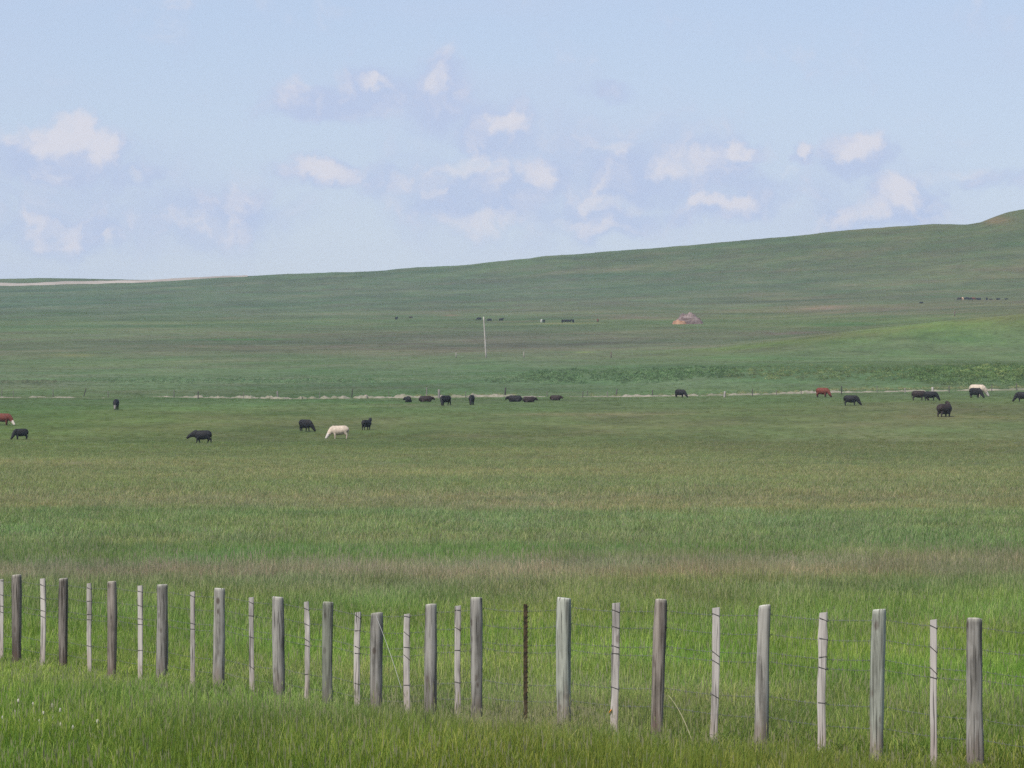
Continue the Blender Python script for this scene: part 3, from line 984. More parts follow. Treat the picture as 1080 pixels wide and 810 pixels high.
    a = me.attributes.new('rear', 'FLOAT', 'POINT'); a.data.foreach_set('value', np.clip((0.1 - co[:, 0]) / 0.4, 0, 1))
    me.polygons.foreach_set('use_smooth', [True] * len(me.polygons))
    me.update()
    return me

def coat(name, c, face=None, leg=None, rear=None):
    m, g, b = new_mat(name)
    P = g.new('ShaderNodeTexCoord').outputs['Object']
    n = g.noise(P, 3.5, 4, 0.6)
    col = g.mix(g.rng(n, .35, .65, 0, 1), c4([q * 0.8 for q in c]), c4([min(q * 1.25, .8) for q in c]))
    for nm, cc in (('rear', rear), ('low', leg), ('face', face)):
        if cc is not None:
            a = g.new('ShaderNodeAttribute', attribute_name=nm)
            col = g.mix(a.outputs['Fac'], col, c4(cc))
    g.nt.links.new(col, b.inputs['Base Color'])
    b.inputs['Roughness'].default_value = 0.7
    return m
BLACK = coat('black_coat', (0.012, 0.011, 0.012))
BROWNBLACK = coat('brown_black_coat', (0.026, 0.017, 0.015))
RED = coat('red_coat', (0.12, 0.030, 0.018), leg=(.03, .014, .012))
REDWF = coat('red_coat_white_face', (0.11, 0.030, 0.020), face=(0.6, 0.52, 0.45), leg=(0.05, 0.02, 0.015))
CREAM = coat('cream_coat', (0.44, 0.36, 0.285), face=(0.50, 0.45, 0.41), leg=(.34, .28, .23))
TAN = coat('tan_coat', (0.42, 0.27, 0.17))
WHITE = coat('white_coat', (0.5, 0.47, 0.42))
BLACKWL = coat('black_coat_white_foot', (0.012, 0.011, 0.012), face=(0.16, 0.145, 0.13))

POSE = {}
def pose(key, **kw):
    if key not in POSE:
        POSE[key] = cow_mesh('cow', **kw)
    return POSE[key]
pose('graze', pose='graze'); pose('graze_turn', pose='graze', yaw=0.7, tail=.08, stride=.08); pose('graze_away', pose='graze', yaw=-0.6, stride=-.1)
pose('walk_low', pose='low', stride=0.22); pose('up', pose='up', yaw=0.3); pose('up_turn', pose='up', yaw=-0.8); pose('lie', pose='lie'); pose('lie_turn', pose='lie', yaw=0.8)
pose('calf', pose='graze', fat=.85, calf=True, yaw=.25); pose('bulky', pose='up', fat=1.3, yaw=0.9); pose('calf_up', pose='up', fat=.85, calf=True, stride=.1)

def cow(px, ybase, key, mat, heading, size, label, group, name='cow', cat='cow', white=None):
    """heading in degrees: 0 = faces right in the picture, 180 = left, 90 = away, -90 = towards"""
    p = ground_at(px, ybase)
    me = POSE[key]
    o = bpy.data.objects.new(name, me)
    if not me.materials: me.materials.append(mat)
    COL.objects.link(o)
    o.material_slots[0].link = 'OBJECT'
    o.material_slots[0].material = mat
    o.location = (p.x, p.y, p.z - 0.06 - (0.22 if key == 'bulky' else 0))
    o.rotation_euler = (0, 0, R(heading))
    o.scale = (size * 1.03,) * 3
    tag(o, label, cat, group)
    return o
G1 = 'cattle grazing on the near pasture'
G2 = 'cattle along the pale track and far wire fence'
G3 = 'tiny cattle on the far flat below the ridge'
G4 = 'tiny cattle high on the slope at right'
cow(2.5, 448.5, 'graze', REDWF, -12, 1.0, 'reddish brown cow with a white face grazing, cut off by the left edge', G1)
cow(22.5, 463.5, 'calf', BLACK, 205, .86, 'small black calf grazing just below the white faced red cow', G1, 'calf', 'calf')
cow(122.5, 432, 'graze', BLACKWL, -93, .97, 'lone black cow grazing head on, a pale patch at its foot', G1)
cow(214, 467.5, 'walk_low', BLACK, 180, .98, 'black cow walking left with its head held low, nearest of the herd', G1)
cow(321.5, 455, 'graze_turn', BLACK, -50, .98, 'black cow grazing turned to the right, just left of the cream cow', G1)
cow(358.5, 462.8, 'graze', CREAM, 184, 1.04, 'cream white cow grazing with its head down to the left', G1)
cow(386.5, 453.5, 'up', BLACK, 55, .84, 'black cow with raised head turned away, just right of the cream cow', G1)
cow(430.5, 424.3, 'lie_turn', BLACK, 100, .95, 'black cow lying on the track edge, leftmost of the lying ones', G2)
cow(448.5, 424, 'lie', BROWNBLACK, 10, .95, 'dark brown cow lying between another lying cow and a pale fence post', G2)
cow(470, 427.5, 'graze_turn', BLACK, 225, .96, 'black cow standing turned to the left just right of a thick pale far fence post', G2)
cow(497.5, 427, 'graze', BLACK, -97, .97, 'black cow seen end on, standing between the pale post and the pair of lying cows', G2)
cow(543.5, 423.8, 'lie', BLACK, 170, 1.0, 'black cow lying with raised head at left, left one of a touching pair', G2)
cow(557.5, 424.3, 'lie', BROWNBLACK, 12, .9, 'dark cow lying with head low to the right, right one of a touching pair', G2)
cow(585.5, 422.2, 'lie', BROWNBLACK, -20, .82, 'small dark brown cow lying alone right of the lying pair', G2)
cow(717, 419.4, 'calf', BLACK, -35, .86, 'black cow grazing alone by the track left of a whitish fence post', G2)
cow(867, 419, 'graze', RED, -25, .98, 'bright red brown cow grazing beside the pale track', G2)
cow(897, 427.8, 'graze', BLACK, -8, .98, 'black cow grazing to the right, just below the red brown cow', G2)
cow(968.5, 422.5, 'graze', BROWNBLACK, 0, .97, 'dark brown cow grazing to the right behind another grazing cow', G2)
cow(981, 422.6, 'graze', BLACK, -6, .92, 'black cow grazing to the right in front of a dark brown one, pale post behind', G2)
cow(1030, 418.3, 'graze_turn', CREAM, -32, 1.22, 'cream and tan cow by the track half hidden behind a black calf', G2)
cow(1028.3, 419.8, 'calf', BLACK, -45, 1.02, 'black calf standing in front of the cream and tan cow', G2, 'calf', 'calf')
cow(996, 439.4, 'bulky', BROWNBLACK, 48, 1.26, 'bulky brownish black cow turned away, alone below the pair of grazing cows', G1)
cow(1079, 423.6, 'calf', BLACK, 170, .95, 'black cow cut off by the right edge beside the track', G2)
# far ones
cow(418, 337.6, 'calf_up', BLACK, 60, .95, 'tiny black cow standing alone, left of the pole top', G3)
cow(433.5, 335.4, 'lie', BROWNBLACK, 180, .8, 'faint brown lying cow right of the lone tiny black cow', G3)
cow(505.5, 338.0, 'graze', BLACK, 180, 1.0, 'tiny black cow just left of the pole top', G3)
cow(516.5, 339.2, 'graze', BLACK, 184, .9, 'tiny black cow just right of the pole top', G3)
cow(528.5, 338.8, 'up', BLACK, 10, .9, 'tiny black cow farthest right of the three round the pole top', G3)
cow(571.2, 340.2, 'graze', WHITE, -100, .95, 'tiny white cow beside a black one on the far flat', G3)
cow(573.8, 340.4, 'graze', BLACK, 100, .95, 'tiny black cow touching the tiny white cow', G3)
cow(593.2, 340.4, 'graze', BLACK, 80, .95, 'tiny black cow at the left end of the close row of black cattle', G3)
cow(597, 340.4, 'graze', BLACK, 175, .95, 'tiny black cow facing left inside the close row of black cattle', G3)
cow(600.5, 340.2, 'up', BLACK, 8, .85, 'tiny black cow facing right inside the close row of black cattle', G3)
cow(604.4, 340.4, 'calf', BLACK, 70, .95, 'tiny black cow at the right end of the close row of black cattle', G3)
cow(630.5, 339.6, 'graze', RED, -95, .9, 'tiny reddish cow alone right of the row of black cattle', G3)
cow(971.5, 320.0, 'lie', BLACK, 20, .9, 'tiny black cow lying alone on the slope left of the upper group', G4)
cow(1012.3, 316.8, 'graze', BROWNBLACK, 180, 1.0, 'tiny dark brown cow at the left end of the upper group', G4)
cow(1015.3, 316.5, 'graze', TAN, -80, 1.0, 'tiny tan cow second from the left in the upper group', G4)
cow(1019.8, 316.6, 'graze', BLACK, 180, 1.05, 'tiny black cow right of the tan one in the upper group', G4)
cow(1022.8, 316.9, 'graze', BLACK, 0, 1.0, 'tiny black cow left of the reddish one in the upper group', G4)
cow(1026.4, 316.4, 'graze', RED, 5, .9, 'tiny reddish cow in the middle of the upper group', G4)
cow(1032.5, 316.4, 'lie', BLACK, 180, 1.15, 'tiny black cow lying right of the reddish cow in the upper group', G4)
cow(1040.8, 316.4, 'bulky', BLACK, 70, .9, 'tall tiny black cow standing apart at the right of the upper group', G4)
cow(1044.8, 316.2, 'lie', BROWNBLACK, 0, .7, 'tiny brown calf lying beside the tall black cow of the upper group', G4, 'calf', 'calf')
cow(1053, 316.2, 'lie_turn', BLACK, 180, .95, 'tiny black cow lying second from the right end of the upper group', G4)
cow(1061, 316.0, 'lie', BLACK, 0, .75, 'smallest black cow at the right end of the upper group', G4)

# ------------------------------------------------------------------ pale track along the far fence
def along(xs, ys, step=2.0):
    """ground points under a line given in photo columns/rows"""
    px = np.arange(xs[0], xs[-1] + 0.01, step)
    py = np.interp(px, xs, ys)
    return px, [ground_at(a, b_) for a, b_ in zip(px, py)]

track_m, g, b = new_mat('pale_dry_track')
P = g.new('ShaderNodeNewGeometry').outputs['Position']
n = g.noise(P, 0.35, 4, 0.65); n2 = g.noise(P, 2.2, 3, 0.6)
c = g.mix(g.rng(n, .38, .62, 0, 1), (0.15, 0.145, 0.095, 1), (0.27, 0.235, 0.19, 1))
c = g.mix(g.rng(n2, .52, .66, 0, .85), c, (0.10, 0.13, 0.06, 1))
g.nt.links.new(c, b.inputs['Base Color'])
b.inputs['Roughness'].default_value = 0.95

def berm(name, px, pts, hfun, depth, mat, nseg=5):
    V, FF = [], []
    prof = [(-0.5, 0.0), (-0.32, 0.75), (0.0, 1.0), (0.32, 0.75), (0.5, 0.0)]
    for i, (x, p) in enumerate(zip(px, pts)):
        h = hfun(x)
        dirn = Vector((p.x, p.y)).normalized()
        for (q, hh) in prof:
            X, Y = p.x + dirn.x * depth * q, p.y + dirn.y * depth * q
            z = hgt(X, Y) - 0.03 + h * hh
            V.append((X, Y, z))
    k = len(prof)
    for i in range(len(px) - 1):
        for j in range(k - 1):
            a = i * k + j
            FF.append((a, a + k, a + k + 1, a + 1))
    return mesh_from(name, V, FF)

tx = [150, 200, 300, 440, 540, 590, 640, 720, 800, 870, 960, 1100]
ty = [418.5, 419.2, 421, 419.6, 418.6, 418.4, 418.8, 417.8, 416.4, 414.3, 413.2, 410.8]
tpx, tpts = along(tx, ty, 1.0)
def track_h(x):
    base = np.interp(x, [150, 200, 215, 300, 440, 500, 536, 548, 600, 640, 700, 740, 870, 900, 1100], [.02, .22, .40, .50, .42, .40, .36, .10, .12, .20, .28, .34, .30, .26, .28])
    v = float(fbm(np.array([x / 6.0]), np.array([3.3]), 5, 4)[0]) * 0.8 + float(fbm(np.array([x / 28.0]), np.array([8.3]), 6, 2)[0]) * .5
    return max(0.0, base * .8 * (1 + 1.6 * v))
track = link_mesh('track', berm('track', tpx, tpts, track_h, 3.2, track_m), track_m)
tag(track, 'broken pale strip of bare dry ground along the far fence', 'track', kind='structure')
# second bit at far left
tpx2, tpts2 = along([-10, 30, 110], [419.4, 419.2, 419.8], 1.0)
t2 = link_mesh('track', berm('track', tpx2, tpts2, lambda x: max(0, .10 + .3 * float(fbm(np.array([x / 9.]), np.array([1.7]), 9, 3)[0])), 3.0, track_m), track_m)
tag(t2, 'faint pale patches of the track at the left edge', 'track', kind='structure')

# dirt road on the far left shoulder of the ridge
road_m, g, b = new_mat('dirt_road')
P = g.new('ShaderNodeNewGeometry').outputs['Position']
n = g.noise(P, 0.03, 4, 0.6)
g.nt.links.new(g.mix(g.rng(n, .35, .65, 0, 1), (0.25, 0.21, 0.175, 1), (0.35, 0.30, 0.25, 1)), b.inputs['Base Color'])
rpx = np.arange(-60, 262, 3.0)
rpts = []
for a in rpx:
    u = (a - 540) / F
    d = 3560.0
    rpts.append(Vector((u * d, d, 0)))
road = link_mesh('road', berm('road', rpx, rpts, lambda x: max(0.2, float(np.interp(x, [-60, 0, 60, 150, 200, 246], [2.1, 1.9, 1.8, 1.7, 1.4, .9]))), 34, road_m), road_m)
tag(road, 'pale dirt road crossing the left shoulder of the ridge', 'road', kind='structure')

# ------------------------------------------------------------------ far wire fence along the track
fpw_m, g, b = new_mat('far_post_wood')
oi = g.new('ShaderNodeObjectInfo')
g.nt.links.new(oi.outputs['Color'], b.inputs['Base Color'])
far_f = empty('wire_fence', (0, 0, 0))
tag(far_f, 'sparse far wire fence of thin uneven posts standing along the pale track', 'fence')
FP = [(2, 409, 419, .10, 0, .12), (14, 412, 419, .08, 0, .14), (56, 411, 419, .11, 0, .11), (88.5, 409.5, 418.5, .13, 2.2, .05), (114, 413, 419.5, .1, 0, .12), (183.5, 411.5, 419.5, .12, 0, .10), (209, 413, 421, .15, 0, .06),
      (257, 414, 421, .08, 0, .14), (293, 413, 421, .22, -.6, .17), (337, 414, 420.5, .08, 0, .15), (371, 410.5, 419.6, .14, .8, .05), (410, 413, 419.5, .08, 0, .12), (450, 409, 419, .16, 0, .16), (463, 411, 420.5, .34, 0, .18),
      (491, 413, 419.5, .08, 0, .13), (532.5, 409, 418.5, .22, .8, .05), (577, 413, 419, .1, 0, .13), (614.5, 413, 419.5, .12, .5, .07), (619.5, 412, 417.5, .1, 0, .10), (640.5, 413, 419, .12, 0, .15), (650, 410.5, 417.5, .2, .6, .09),
      (688, 411.5, 418, .14, .3, .08), (722, 412, 418.5, .08, 0, .12), (764, 413, 419.5, .30, .6, .26), (793.5, 410, 418, .12, 0, .08), (819, 411.5, 417, .12, 0, .12), (845, 411, 416, .1, 0, .11), (887.5, 407.5, 415.8, .16, 0, .05), (925, 407, 414.5, .1, 0, .12),
      (954.5, 409.5, 414.5, .16, 0, .22), (983.5, 408.5, 415, .30, 0, .34), (1001, 407, 414.5, .14, 0, .09), (1046, 406, 413, .12, 0, .09), (1072, 404.5, 412, .12, 0, .10)]
tops = []
for k, (px, y0, y1, wd, lean, tone) in enumerate(FP):
    p = ground_at(px, y1 - .3)
    h = (y1 - y0) * p.y / F
    r = wd / 2
    ln = lean * p.y / F
    gg = Geo().tube([(0, 0, -.1), (0, 0, .02), (ln * .5, 0, h * .5), (ln, 0, h - .03), (ln, 0, h)], [r * 1.05, r * 1.02, r, r * .97, r * .8], n=8)
    o = link_mesh('post', gg.mesh('post'), fpw_m, far_f)
    o.location = p
    o.color = (tone * 1.02, tone * .93, tone * .85, 1)
    if tone > .25: o['label'] = 'thick whitish post'
    elif tone < .07: o['label'] = 'dark leaning post'
    tops.append((p, h))
for dz in (0.12, 0.5, 0.85):
    pts = [(p.x, p.y + .12, p.z + max(h - dz, .12)) for p, h in tops]
    link_mesh('wire', Geo().tube(pts, [0.003] * len(pts), n=4).mesh('wire'), wire_m, far_f)

# stub posts by the pole and on the slope
stub_m, g, b = new_mat('grey_stub_wood'); b.inputs['Base Color'].default_value = (0.27, 0.25, 0.21, 1)
stub2_m, g, b = new_mat('brown_stub_wood'); b.inputs['Base Color'].default_value = (0.14, 0.10, 0.085, 1)
for px, y0, y1, wd, m, lab in ((481, 371.5, 377.5, .24, stub_m, 'pale short post in the far field left of the tall pole'),
                               (552.5, 371, 377.5, .26, stub_m, 'pale short post in the far field right of the tall pole'),
                               (644.5, 371, 377.5, .22, stub2_m, 'reddish brown short post in the far field well right of the tall pole'),
                               (1007, 328, 333.5, .34, stub2_m, 'dark short post on the crest of the green knoll at right')):
    p = ground_at(px, y1)
    h = (y1 - y0) * p.y / F
    o = link_mesh('fence_post', Geo().tube([(0, 0, -.2), (0, 0, h * .5), (0.02, 0, h - .05), (.02, 0, h)], [wd / 2, wd / 2, wd / 2.1, wd / 2.6], n=8).mesh('fence_post'), m)
    o.location = p
    tag(o, lab, 'post', 'short posts in the far field')

# tall pole
pole_m, g, b = new_mat('bleached_pole_wood')
P = g.new('ShaderNodeTexCoord').outputs['Object']
n = g.noise(g.scale_vec(P, (2, 2, .6)), 1.0, 4, .6)
g.nt.links.new(g.mix(g.rng(n, .35, .65, 0, 1), (0.26, 0.235, 0.205, 1), (0.42, 0.39, 0.35, 1)), b.inputs['Base Color'])
p = ground_at(512.6, 377.3)
h = (377.3 - 334) * p.y / F
ln = -2.6 * p.y / F
pts = [(ln * (f ** 1.15), 0, h * f) for f in np.linspace(0, 1, 9)]
pts[0] = (0, 0, -.5)
pole = link_mesh('utility_pole', Geo().tube(pts, list(np.linspace(.19, .13, 9)), n=12).mesh('utility_pole'), pole_m)
pole.location = p
tag(pole, 'tall bleached bare pole leaning slightly left in the far field', 'pole')

# ------------------------------------------------------------------ reddish layered mound
mound_m, g, b = new_mat('weathered_layered_earth')
P = g.new('ShaderNodeTexCoord').outputs['Object']
lay = g.noise(g.scale_vec(P, (.15, .15, .75)), 1.0, 5, .65, .3)
pat = g.noise(P, .55, 4, .65)
c = g.mix(g.rng(lay, .38, .62, 0, 1), (0.095, 0.062, 0.055, 1), (0.26, 0.20, 0.18, 1))
c = g.mix(g.rng(pat, .50, .60, 0, .8), c, (0.085, 0.052, 0.045, 1))
g.nt.links.new(c, b.inputs['Base Color'])
sp_m, g, b = new_mat('orange_earth')
P = g.new('ShaderNodeTexCoord').outputs['Object']
n = g.noise(P, .7, 4, .6)
g.nt.links.new(g.mix(g.rng(n, .35, .65, 0, 1), (0.22, 0.105, 0.06, 1), (0.42, 0.25, 0.15, 1)), b.inputs['Base Color'])
p = ground_at(724, 342)
s = p.y / F
mound = empty('earth_mound', p)
tag(mound, 'reddish grey layered mound with an orange foot, alone on the far flat', 'mound')
def heap(name, cx, w, dp, hts, mat, yoff=0, seed=1):
    """heap from a top outline (px offsets along x, px heights), rounded front to back"""
    V, FF = [], []
    n, m = 46, 14
    for i in range(n + 1):
        f = i / n
        x = (cx + (f - .5) * w) * s
        h = float(np.interp(f, *hts)) * s
        for j in range(m + 1):
            q = j / m
            e = math.sin(math.pi * q) ** 0.45 if 0 < q < 1 else 0
            y = (q - .5) * dp * (0.55 + 0.45 * math.sin(math.pi * min(max(f, .02), .98)) ** .5) + yoff
            nn = mnoise.noise(Vector((x * .5 + seed, y * .5, 2.3))) * .25 + mnoise.noise(Vector((x * 1.4, y * 1.4, 7 + seed))) * .3
            z = h * e
            z = max(z * (1 + .25 * nn) + nn * .5 * e, -.2) if e > 0 else -.4
            # terraces
            st_ = 1.25
            z = z * .25 + .75 * (math.floor(z / st_) * st_ + st_ * min(1, (z / st_ - math.floor(z / st_)) * 2.2)) if z > 0 else z
            V.append((x, y, z))
    k = m + 1
    for i in range(n):
        for j in range(m):
            a = i * k + j
            FF.append((a, a + k, a + k + 1, a + 1))
    return link_mesh(name, mesh_from(name, V, FF), mat, mound, smooth=False)
heap('bank', 1.5, 33, 9, ([0, .06, .2, .28, .34, .42, .5, .62, .68, .76, .86, .94, 1], [0.5, 2.5, 5.5, 9.5, 11.2, 10.8, 11, 11.4, 10.3, 8.2, 6.2, 4, .3]), mound_m, 3.0, 1)
heap('spill', -7.5, 14.5, 4, ([0, .1, .3, .5, .7, .85, 1], [.3, 3.2, 4.0, 3.6, 3.0, 2.2, .3]), sp_m, -2.5, 4)

# ------------------------------------------------------------------ rank weeds on the bank (stuff)
def clump_mesh(name, nl, r, h, ls, seed):
    q = np.random.default_rng(seed)
    V, FF, sh = [], [], []
    for k in range(nl):
        a = q.uniform(0, 6.283); t = q.uniform(0, 1) ** .6
        ph = q.uniform(0, 1)
        c = np.array([r * t * math.cos(a), r * t * math.sin(a), h * ph * (1 - .5 * t * t) + .02])
        d = q.normal(size=3); d /= np.linalg.norm(d)
        e = np.cross(d, q.normal(size=3)); e /= np.linalg.norm(e)
        l = ls * q.uniform(.6, 1.3)
        i = len(V)
        V += [c - d * l, c + e * l * .45, c + d * l, c - e * l * .45]
        FF.append((i, i + 1, i + 2, i + 3))
        sh += [(q.uniform(), 0, ph)] * 4
    me = mesh_from(name, V, FF)
    at = me.attributes.new('blade', 'FLOAT_VECTOR', 'POINT'); at.data.foreach_set('vector', np.array(sh, np.float32).ravel())
    me.materials.append(grm)
    return me
weeds = bpy.data.collections.new('weed_shapes')
for k in range(3):
    o = bpy.data.objects.new('weed_clump_%s' % 'abc'[k], clump_mesh('weed_clump', 60, .55, (.7, .9, .6)[k], .13, 50 + k))
    weeds.objects.link(o)
WX, WY, WC, WS = [], [], [], []
def weed_patch(n, cx, cy, rx, ry, colr, s0, s1):
    k = 0
    n = int(n * 1.5)
    while k < n:
        px = cx + rng.uniform(-1, 1) * rx; py = cy + rng.normal() * .5 * ry
        if abs((px - cx) / rx) ** 2.5 + abs((py - cy) / ry) ** 2.5 > 1: 
            continue
        if float(fbm(np.array([px / 14.]), np.array([py / 5.]), 61, 3)[0]) < rng.uniform(-.9, .12):
            k += 0.25; continue
        p = ground_at(px, py)
        WX.append(p.x); WY.append(p.y); WC.append(turf(np.array([p.x]), np.array([p.y]), np.array([p.z]))[0] * np.array(colr) * np.array((1.28, 0.98, 1.34)) * 2.3 * rng.uniform(.6, 1.4)); WS.append(rng.uniform(s0, s1))
        k += 1
weed_patch(420, 640, 397, 90, 8, (.60, .78, .66), .35, .9)
weed_patch(220, 745, 393, 40, 6, (.58, .76, .66), .35, .9)
weed_patch(240, 880, 394, 120, 9, (.85, .85, .7), .3, .8)
weed_patch(500, 1030, 396, 70, 12, (.72, .84, .68), .35, .9)
weed_patch(160, 1045, 392, 40, 8, (1.6, 1.5, 1.3), .3, .6)
weed_patch(160, 560, 401, 50, 4, (.66, .82, .72), .3, .7)
weed_patch(420, 250, 402, 170, 2.6, (.66, .90, .78), .25, .6)
weed_patch(120, 30, 403, 30, 2, (.78, .8, .8), .25, .5)
# pale flowering plants just behind the track at right
def flowers(x0, x1, n, dy):
    for _ in range(n):
        px = rng.uniform(x0, x1)
        y = np.interp(px, tx, ty) + dy + rng.uniform(-1, .4)
        if float(fbm(np.array([px / 7.]), np.array([1.5]), 67, 2)[0]) < -.1: continue
        p = ground_at(px, y)
        WX.append(p.x); WY.append(p.y); WC.append(np.array((.30, .31, .17)) * rng.uniform(.7, 1.2)); WS.append(rng.uniform(.28, .6))
flowers(870, 1085, 190, -2.2); flowers(440, 545, 70, -1.2); flowers(620, 760, 40, -.8); flowers(760, 880, 70, -1.0)
me = bpy.data.meshes.new('undergrowth')
n = len(WX)
WX, WY = np.array(WX), np.array(WY)
me.vertices.add(n); me.vertices.foreach_set('co', np.stack([WX, WY, heights(WX, WY) - .03], 1).ravel())
addat('kind_index', 'INT', rng.integers(0, 3, n).astype(np.int32), 'value')
addat('tall', 'FLOAT', np.array(WS, np.float32), 'value')
addat('wide', 'FLOAT', np.array(WS, np.float32) * 1.3, 'value')
addat('turn', 'FLOAT', rng.uniform(0, 6.28, n).astype(np.float32), 'value')
tc = np.ones((n, 4), np.float32); tc[:, :3] = np.array(WC)
addat('tint', 'FLOAT_COLOR', tc.ravel(), 'color')
me.update()
und = bpy.data.objects.new('undergrowth', me); COL.objects.link(und)
md = und.modifiers.new('scatter', 'NODES'); md.node_group = scatter_tree('weed_scatter', weeds)
tag(und, 'rank dark green weeds and pale flowering plants on the bank behind the track', 'weeds', kind='stuff')

# ------------------------------------------------------------------ light, sky and air
SUN_EL, SUN_ROT = R(50), R(212)
sd = Vector((math.sin(SUN_ROT) * math.cos(SUN_EL), math.cos(SUN_ROT) * math.cos(SUN_EL), math.sin(SUN_EL)))
sl = bpy.data.lights.new('sun', 'SUN'); sl.energy = 3.6; sl.angle = R(0.53); sl.color = (1.0, 0.95, 0.88)
so = bpy.data.objects.new('sun', sl); COL.objects.link(so)
so.rotation_euler = (-sd).to_track_quat('-Z', 'Y').to_euler()

world = bpy.data.worlds.new('World'); scene.world = world
world.use_nodes = True
w = N(world.node_tree)
bg = world.node_tree.nodes['Background']
sky = w.new('ShaderNodeTexSky', sky_type='NISHITA')
sky.sun_disc = False; sky.sun_elevation = SUN_EL; sky.sun_rotation = SUN_ROT
sky.altitude = 900; sky.air_density = 1.0; sky.dust_density = 0.6; sky.ozone_density = 1.5
tcw = w.new('ShaderNodeTexCoord')
Dv = tcw.outputs['Generated']
sx = w.new('ShaderNodeSeparateXYZ'); w.nt.links.new(Dv, sx.inputs[0])
yy = w.math('MAXIMUM', sx.outputs[1], 0.05)
# gnomonic sky coordinates ahead of the camera, in hundredths of the picture scale
qx = w.math('MULTIPLY', w.math('DIVIDE', sx.outputs[0], yy), F / 100)
qz = w.math('MULTIPLY', w.math('DIVIDE', sx.outputs[2], yy), F / 100)
Q = w.new('ShaderNodeCombineXYZ'); w.nt.links.new(qx, Q.inputs[0]); w.nt.links.new(qz, Q.inputs[1])
Qv = Q.outputs[0]
wn = w.noise(Qv, 1.7, 4, .62, color=True)
wn2 = w.noise(Qv, 0.55, 1, .5, color=True)
warp = w.vmath('ADD', w.scale_vec(w.vmath('SUBTRACT', wn, (.5, .5, .5)), (.8, .6, 0)), w.scale_vec(w.vmath('SUBTRACT', wn2, (.5, .5, .5)), (.6, .3, 0)))
Qw = w.vmath('ADD', Qv, warp)
def blob(cx, cy, rx, ry, wt):
    q = w.vmath('SUBTRACT', Qw, ((cx - 540) / 100, (YH - cy) / 100, 0))
    q = w.scale_vec(q, (100 / rx, 100 / ry, 0))
    return w.rng(w.vmath('LENGTH', q), 0.35, 1.25, wt, 0.0, True)
def total(lst):
    acc = None
    for b_ in lst:
        v = blob(*b_)
        acc = v if acc is None else w.math('MAXIMUM', acc, v)
    return acc
BANK = [(600, 190, 270, 75, .52), (90, 210, 180, 75, .50), (930, 205, 130, 60, .5), (70, 165, 85, 44, 1.0), (60, 248, 95, 30, .75), (215, 228, 120, 42, .68), (150, 190, 60, 20, .7), (330, 184, 58, 18, .95), (395, 192, 42, 28, .62),
        (340, 112, 80, 28, .92), (400, 100, 60, 30, .85), (455, 105, 58, 48, .88), (520, 142, 70, 46, .82), (510, 210, 95, 46, .82), (580, 185, 44, 36, .95), (640, 96, 36, 14, .6),
        (700, 182, 115, 46, .92), (740, 222, 85, 22, .85), (630, 232, 100, 26, .7), (775, 160, 30, 12, .75), (915, 165, 52, 36, 1.0), (850, 164, 26, 16, .85), (955, 212, 58, 40, 1.0),
        (900, 230, 70, 24, .8), (1045, 196, 60, 20, .6), (800, 205, 60, 30, .7)]
PUFF = [(72, 146, 58, 22, 1.0), (112, 158, 22, 26, .9), (25, 142, 28, 14, .7), (150, 190, 13, 10, .6), (330, 183, 38, 13, 1.0), (50, 250, 44, 18, .7), (106, 258, 8, 10, .7), (240, 238, 50, 16, .5), (190, 228, 30, 12, .5),
        (396, 90, 20, 8, .75), (460, 90, 16, 16, .75), (535, 130, 34, 14, .75), (500, 174, 36, 13, .8), (574, 180, 26, 22, 1.0), (508, 235, 48, 13, .8), (462, 200, 13, 10, .7),
        (645, 150, 32, 9, .6), (712, 170, 44, 24, .95), (770, 159, 22, 8, .8), (748, 218, 42, 10, .85), (622, 240, 50, 8, .65), (640, 213, 34, 10, .6), (850, 159, 13, 8, .9), (920, 152, 32, 22, 1.0), (832, 184, 12, 5, .8),
        (956, 200, 26, 24, 1.05), (905, 224, 40, 14, .7), (985, 189, 11, 9, .6), (870, 231, 30, 11, .6), (1010, 184, 32, 8, .5)]
def billow(vec):
    f = w.noise(vec, 1.5, 5, .58)
    v = w.new('ShaderNodeTexVoronoi', feature='F1', normalize=True)
    w.nt.links.new(vec, v.inputs['Vector'])
    v.inputs['Scale'].default_value = 2.6
    v.inputs['Detail'].default_value = 2.0
    v.inputs['Roughness'].default_value = 0.55
    return w.math('ADD', w.math('MULTIPLY', f, .75), w.math('MULTIPLY', w.math('SUBTRACT', 1.0, v.outputs['Distance']), .40))
bank = total(BANK); puff = total(PUFF)
n0 = billow(Qw)
n1 = billow(w.vmath('ADD', Qw, (-.10, .16, 0)))
body = w.rng(w.math('ADD', bank, w.rng(n0, .42, .88, -.42, .50)), .02, .92, 0, 1, True)
lit = w.math('MULTIPLY', w.math('SUBTRACT', n0, n1), 2.6)
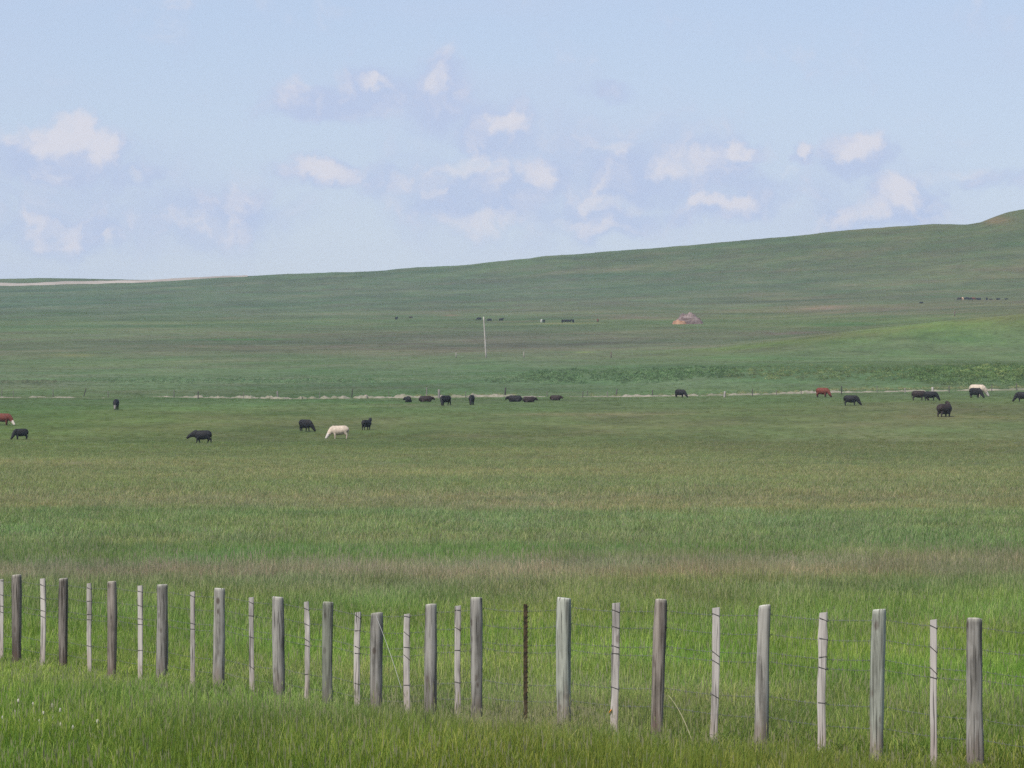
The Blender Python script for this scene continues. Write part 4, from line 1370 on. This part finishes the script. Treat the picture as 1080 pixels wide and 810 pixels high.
lit = w.math('ADD', lit, w.math('MULTIPLY', puff, .95))
lit = w.math('ADD', lit, w.rng(n0, .42, .88, -.40, .30))
lit = w.rng(lit, -.25, 1.0, 0, 1, True)
tex = n0
# thin high veil
veil = w.rng(w.noise(w.scale_vec(Qv, (.16, .55, 1)), 1.0, 4, .55), .42, .68, 0, 1, True)
S = 0.10
EXPO = 2 ** 0.6
skyc = sky.outputs[0]
def skc(r, g_, b_):
    c = srgb(r, g_, b_) / S / EXPO
    return (c[0], c[1], c[2], 1)
SKY_T = (0.72, 0.67, 0.77, 1)
skyc = w.mix(1.0, skyc, SKY_T, 'MULTIPLY')
skyc = w.mix(.45, skyc, skc(184, 202, 230))
skyc = w.mix(w.math('MULTIPLY', veil, .55), skyc, skc(197, 208, 232))
cloud = w.mix(lit, skc(189, 202, 231), skc(224, 222, 231))
skyc = w.mix(w.math('MULTIPLY', body, .92), skyc, cloud)
w.nt.links.new(skyc, bg.inputs['Color'])
bg.inputs['Strength'].default_value = S

HAZE = 0.55e-4
hm = bpy.data.materials.new('haze'); hm.use_nodes = True
nt = hm.node_tree
for nd in list(nt.nodes):
    if nd.type == 'BSDF_PRINCIPLED': nt.nodes.remove(nd)
pv = nt.nodes.new('ShaderNodeVolumePrincipled')
pv.inputs['Color'].default_value = (0.66, 0.84, 1.0, 1)
pv.inputs['Density'].default_value = HAZE
pv.inputs['Anisotropy'].default_value = 0.0
nt.links.new(pv.outputs[0], nt.nodes['Material Output'].inputs['Volume'])
zmin, zmax = float(GZ.min()), float(GZ.max())
bm = bmesh.new(); bmesh.ops.create_cube(bm, size=1)
z0, z1 = zmin - 1.0, zmax + 12
for v in bm.verts:
    v.co = Vector((v.co.x * 13400, v.co.y * 13400, z0 if v.co.z < 0 else z1))
me = bpy.data.meshes.new('haze'); bm.to_mesh(me); bm.free()
haze = link_mesh('haze', me, hm, smooth=False)
tag(haze, 'thin bluish summer haze over the far slopes', 'haze', kind='stuff')
print('zrange', zmin, zmax, 'tufts', len(X), 'weeds', n)
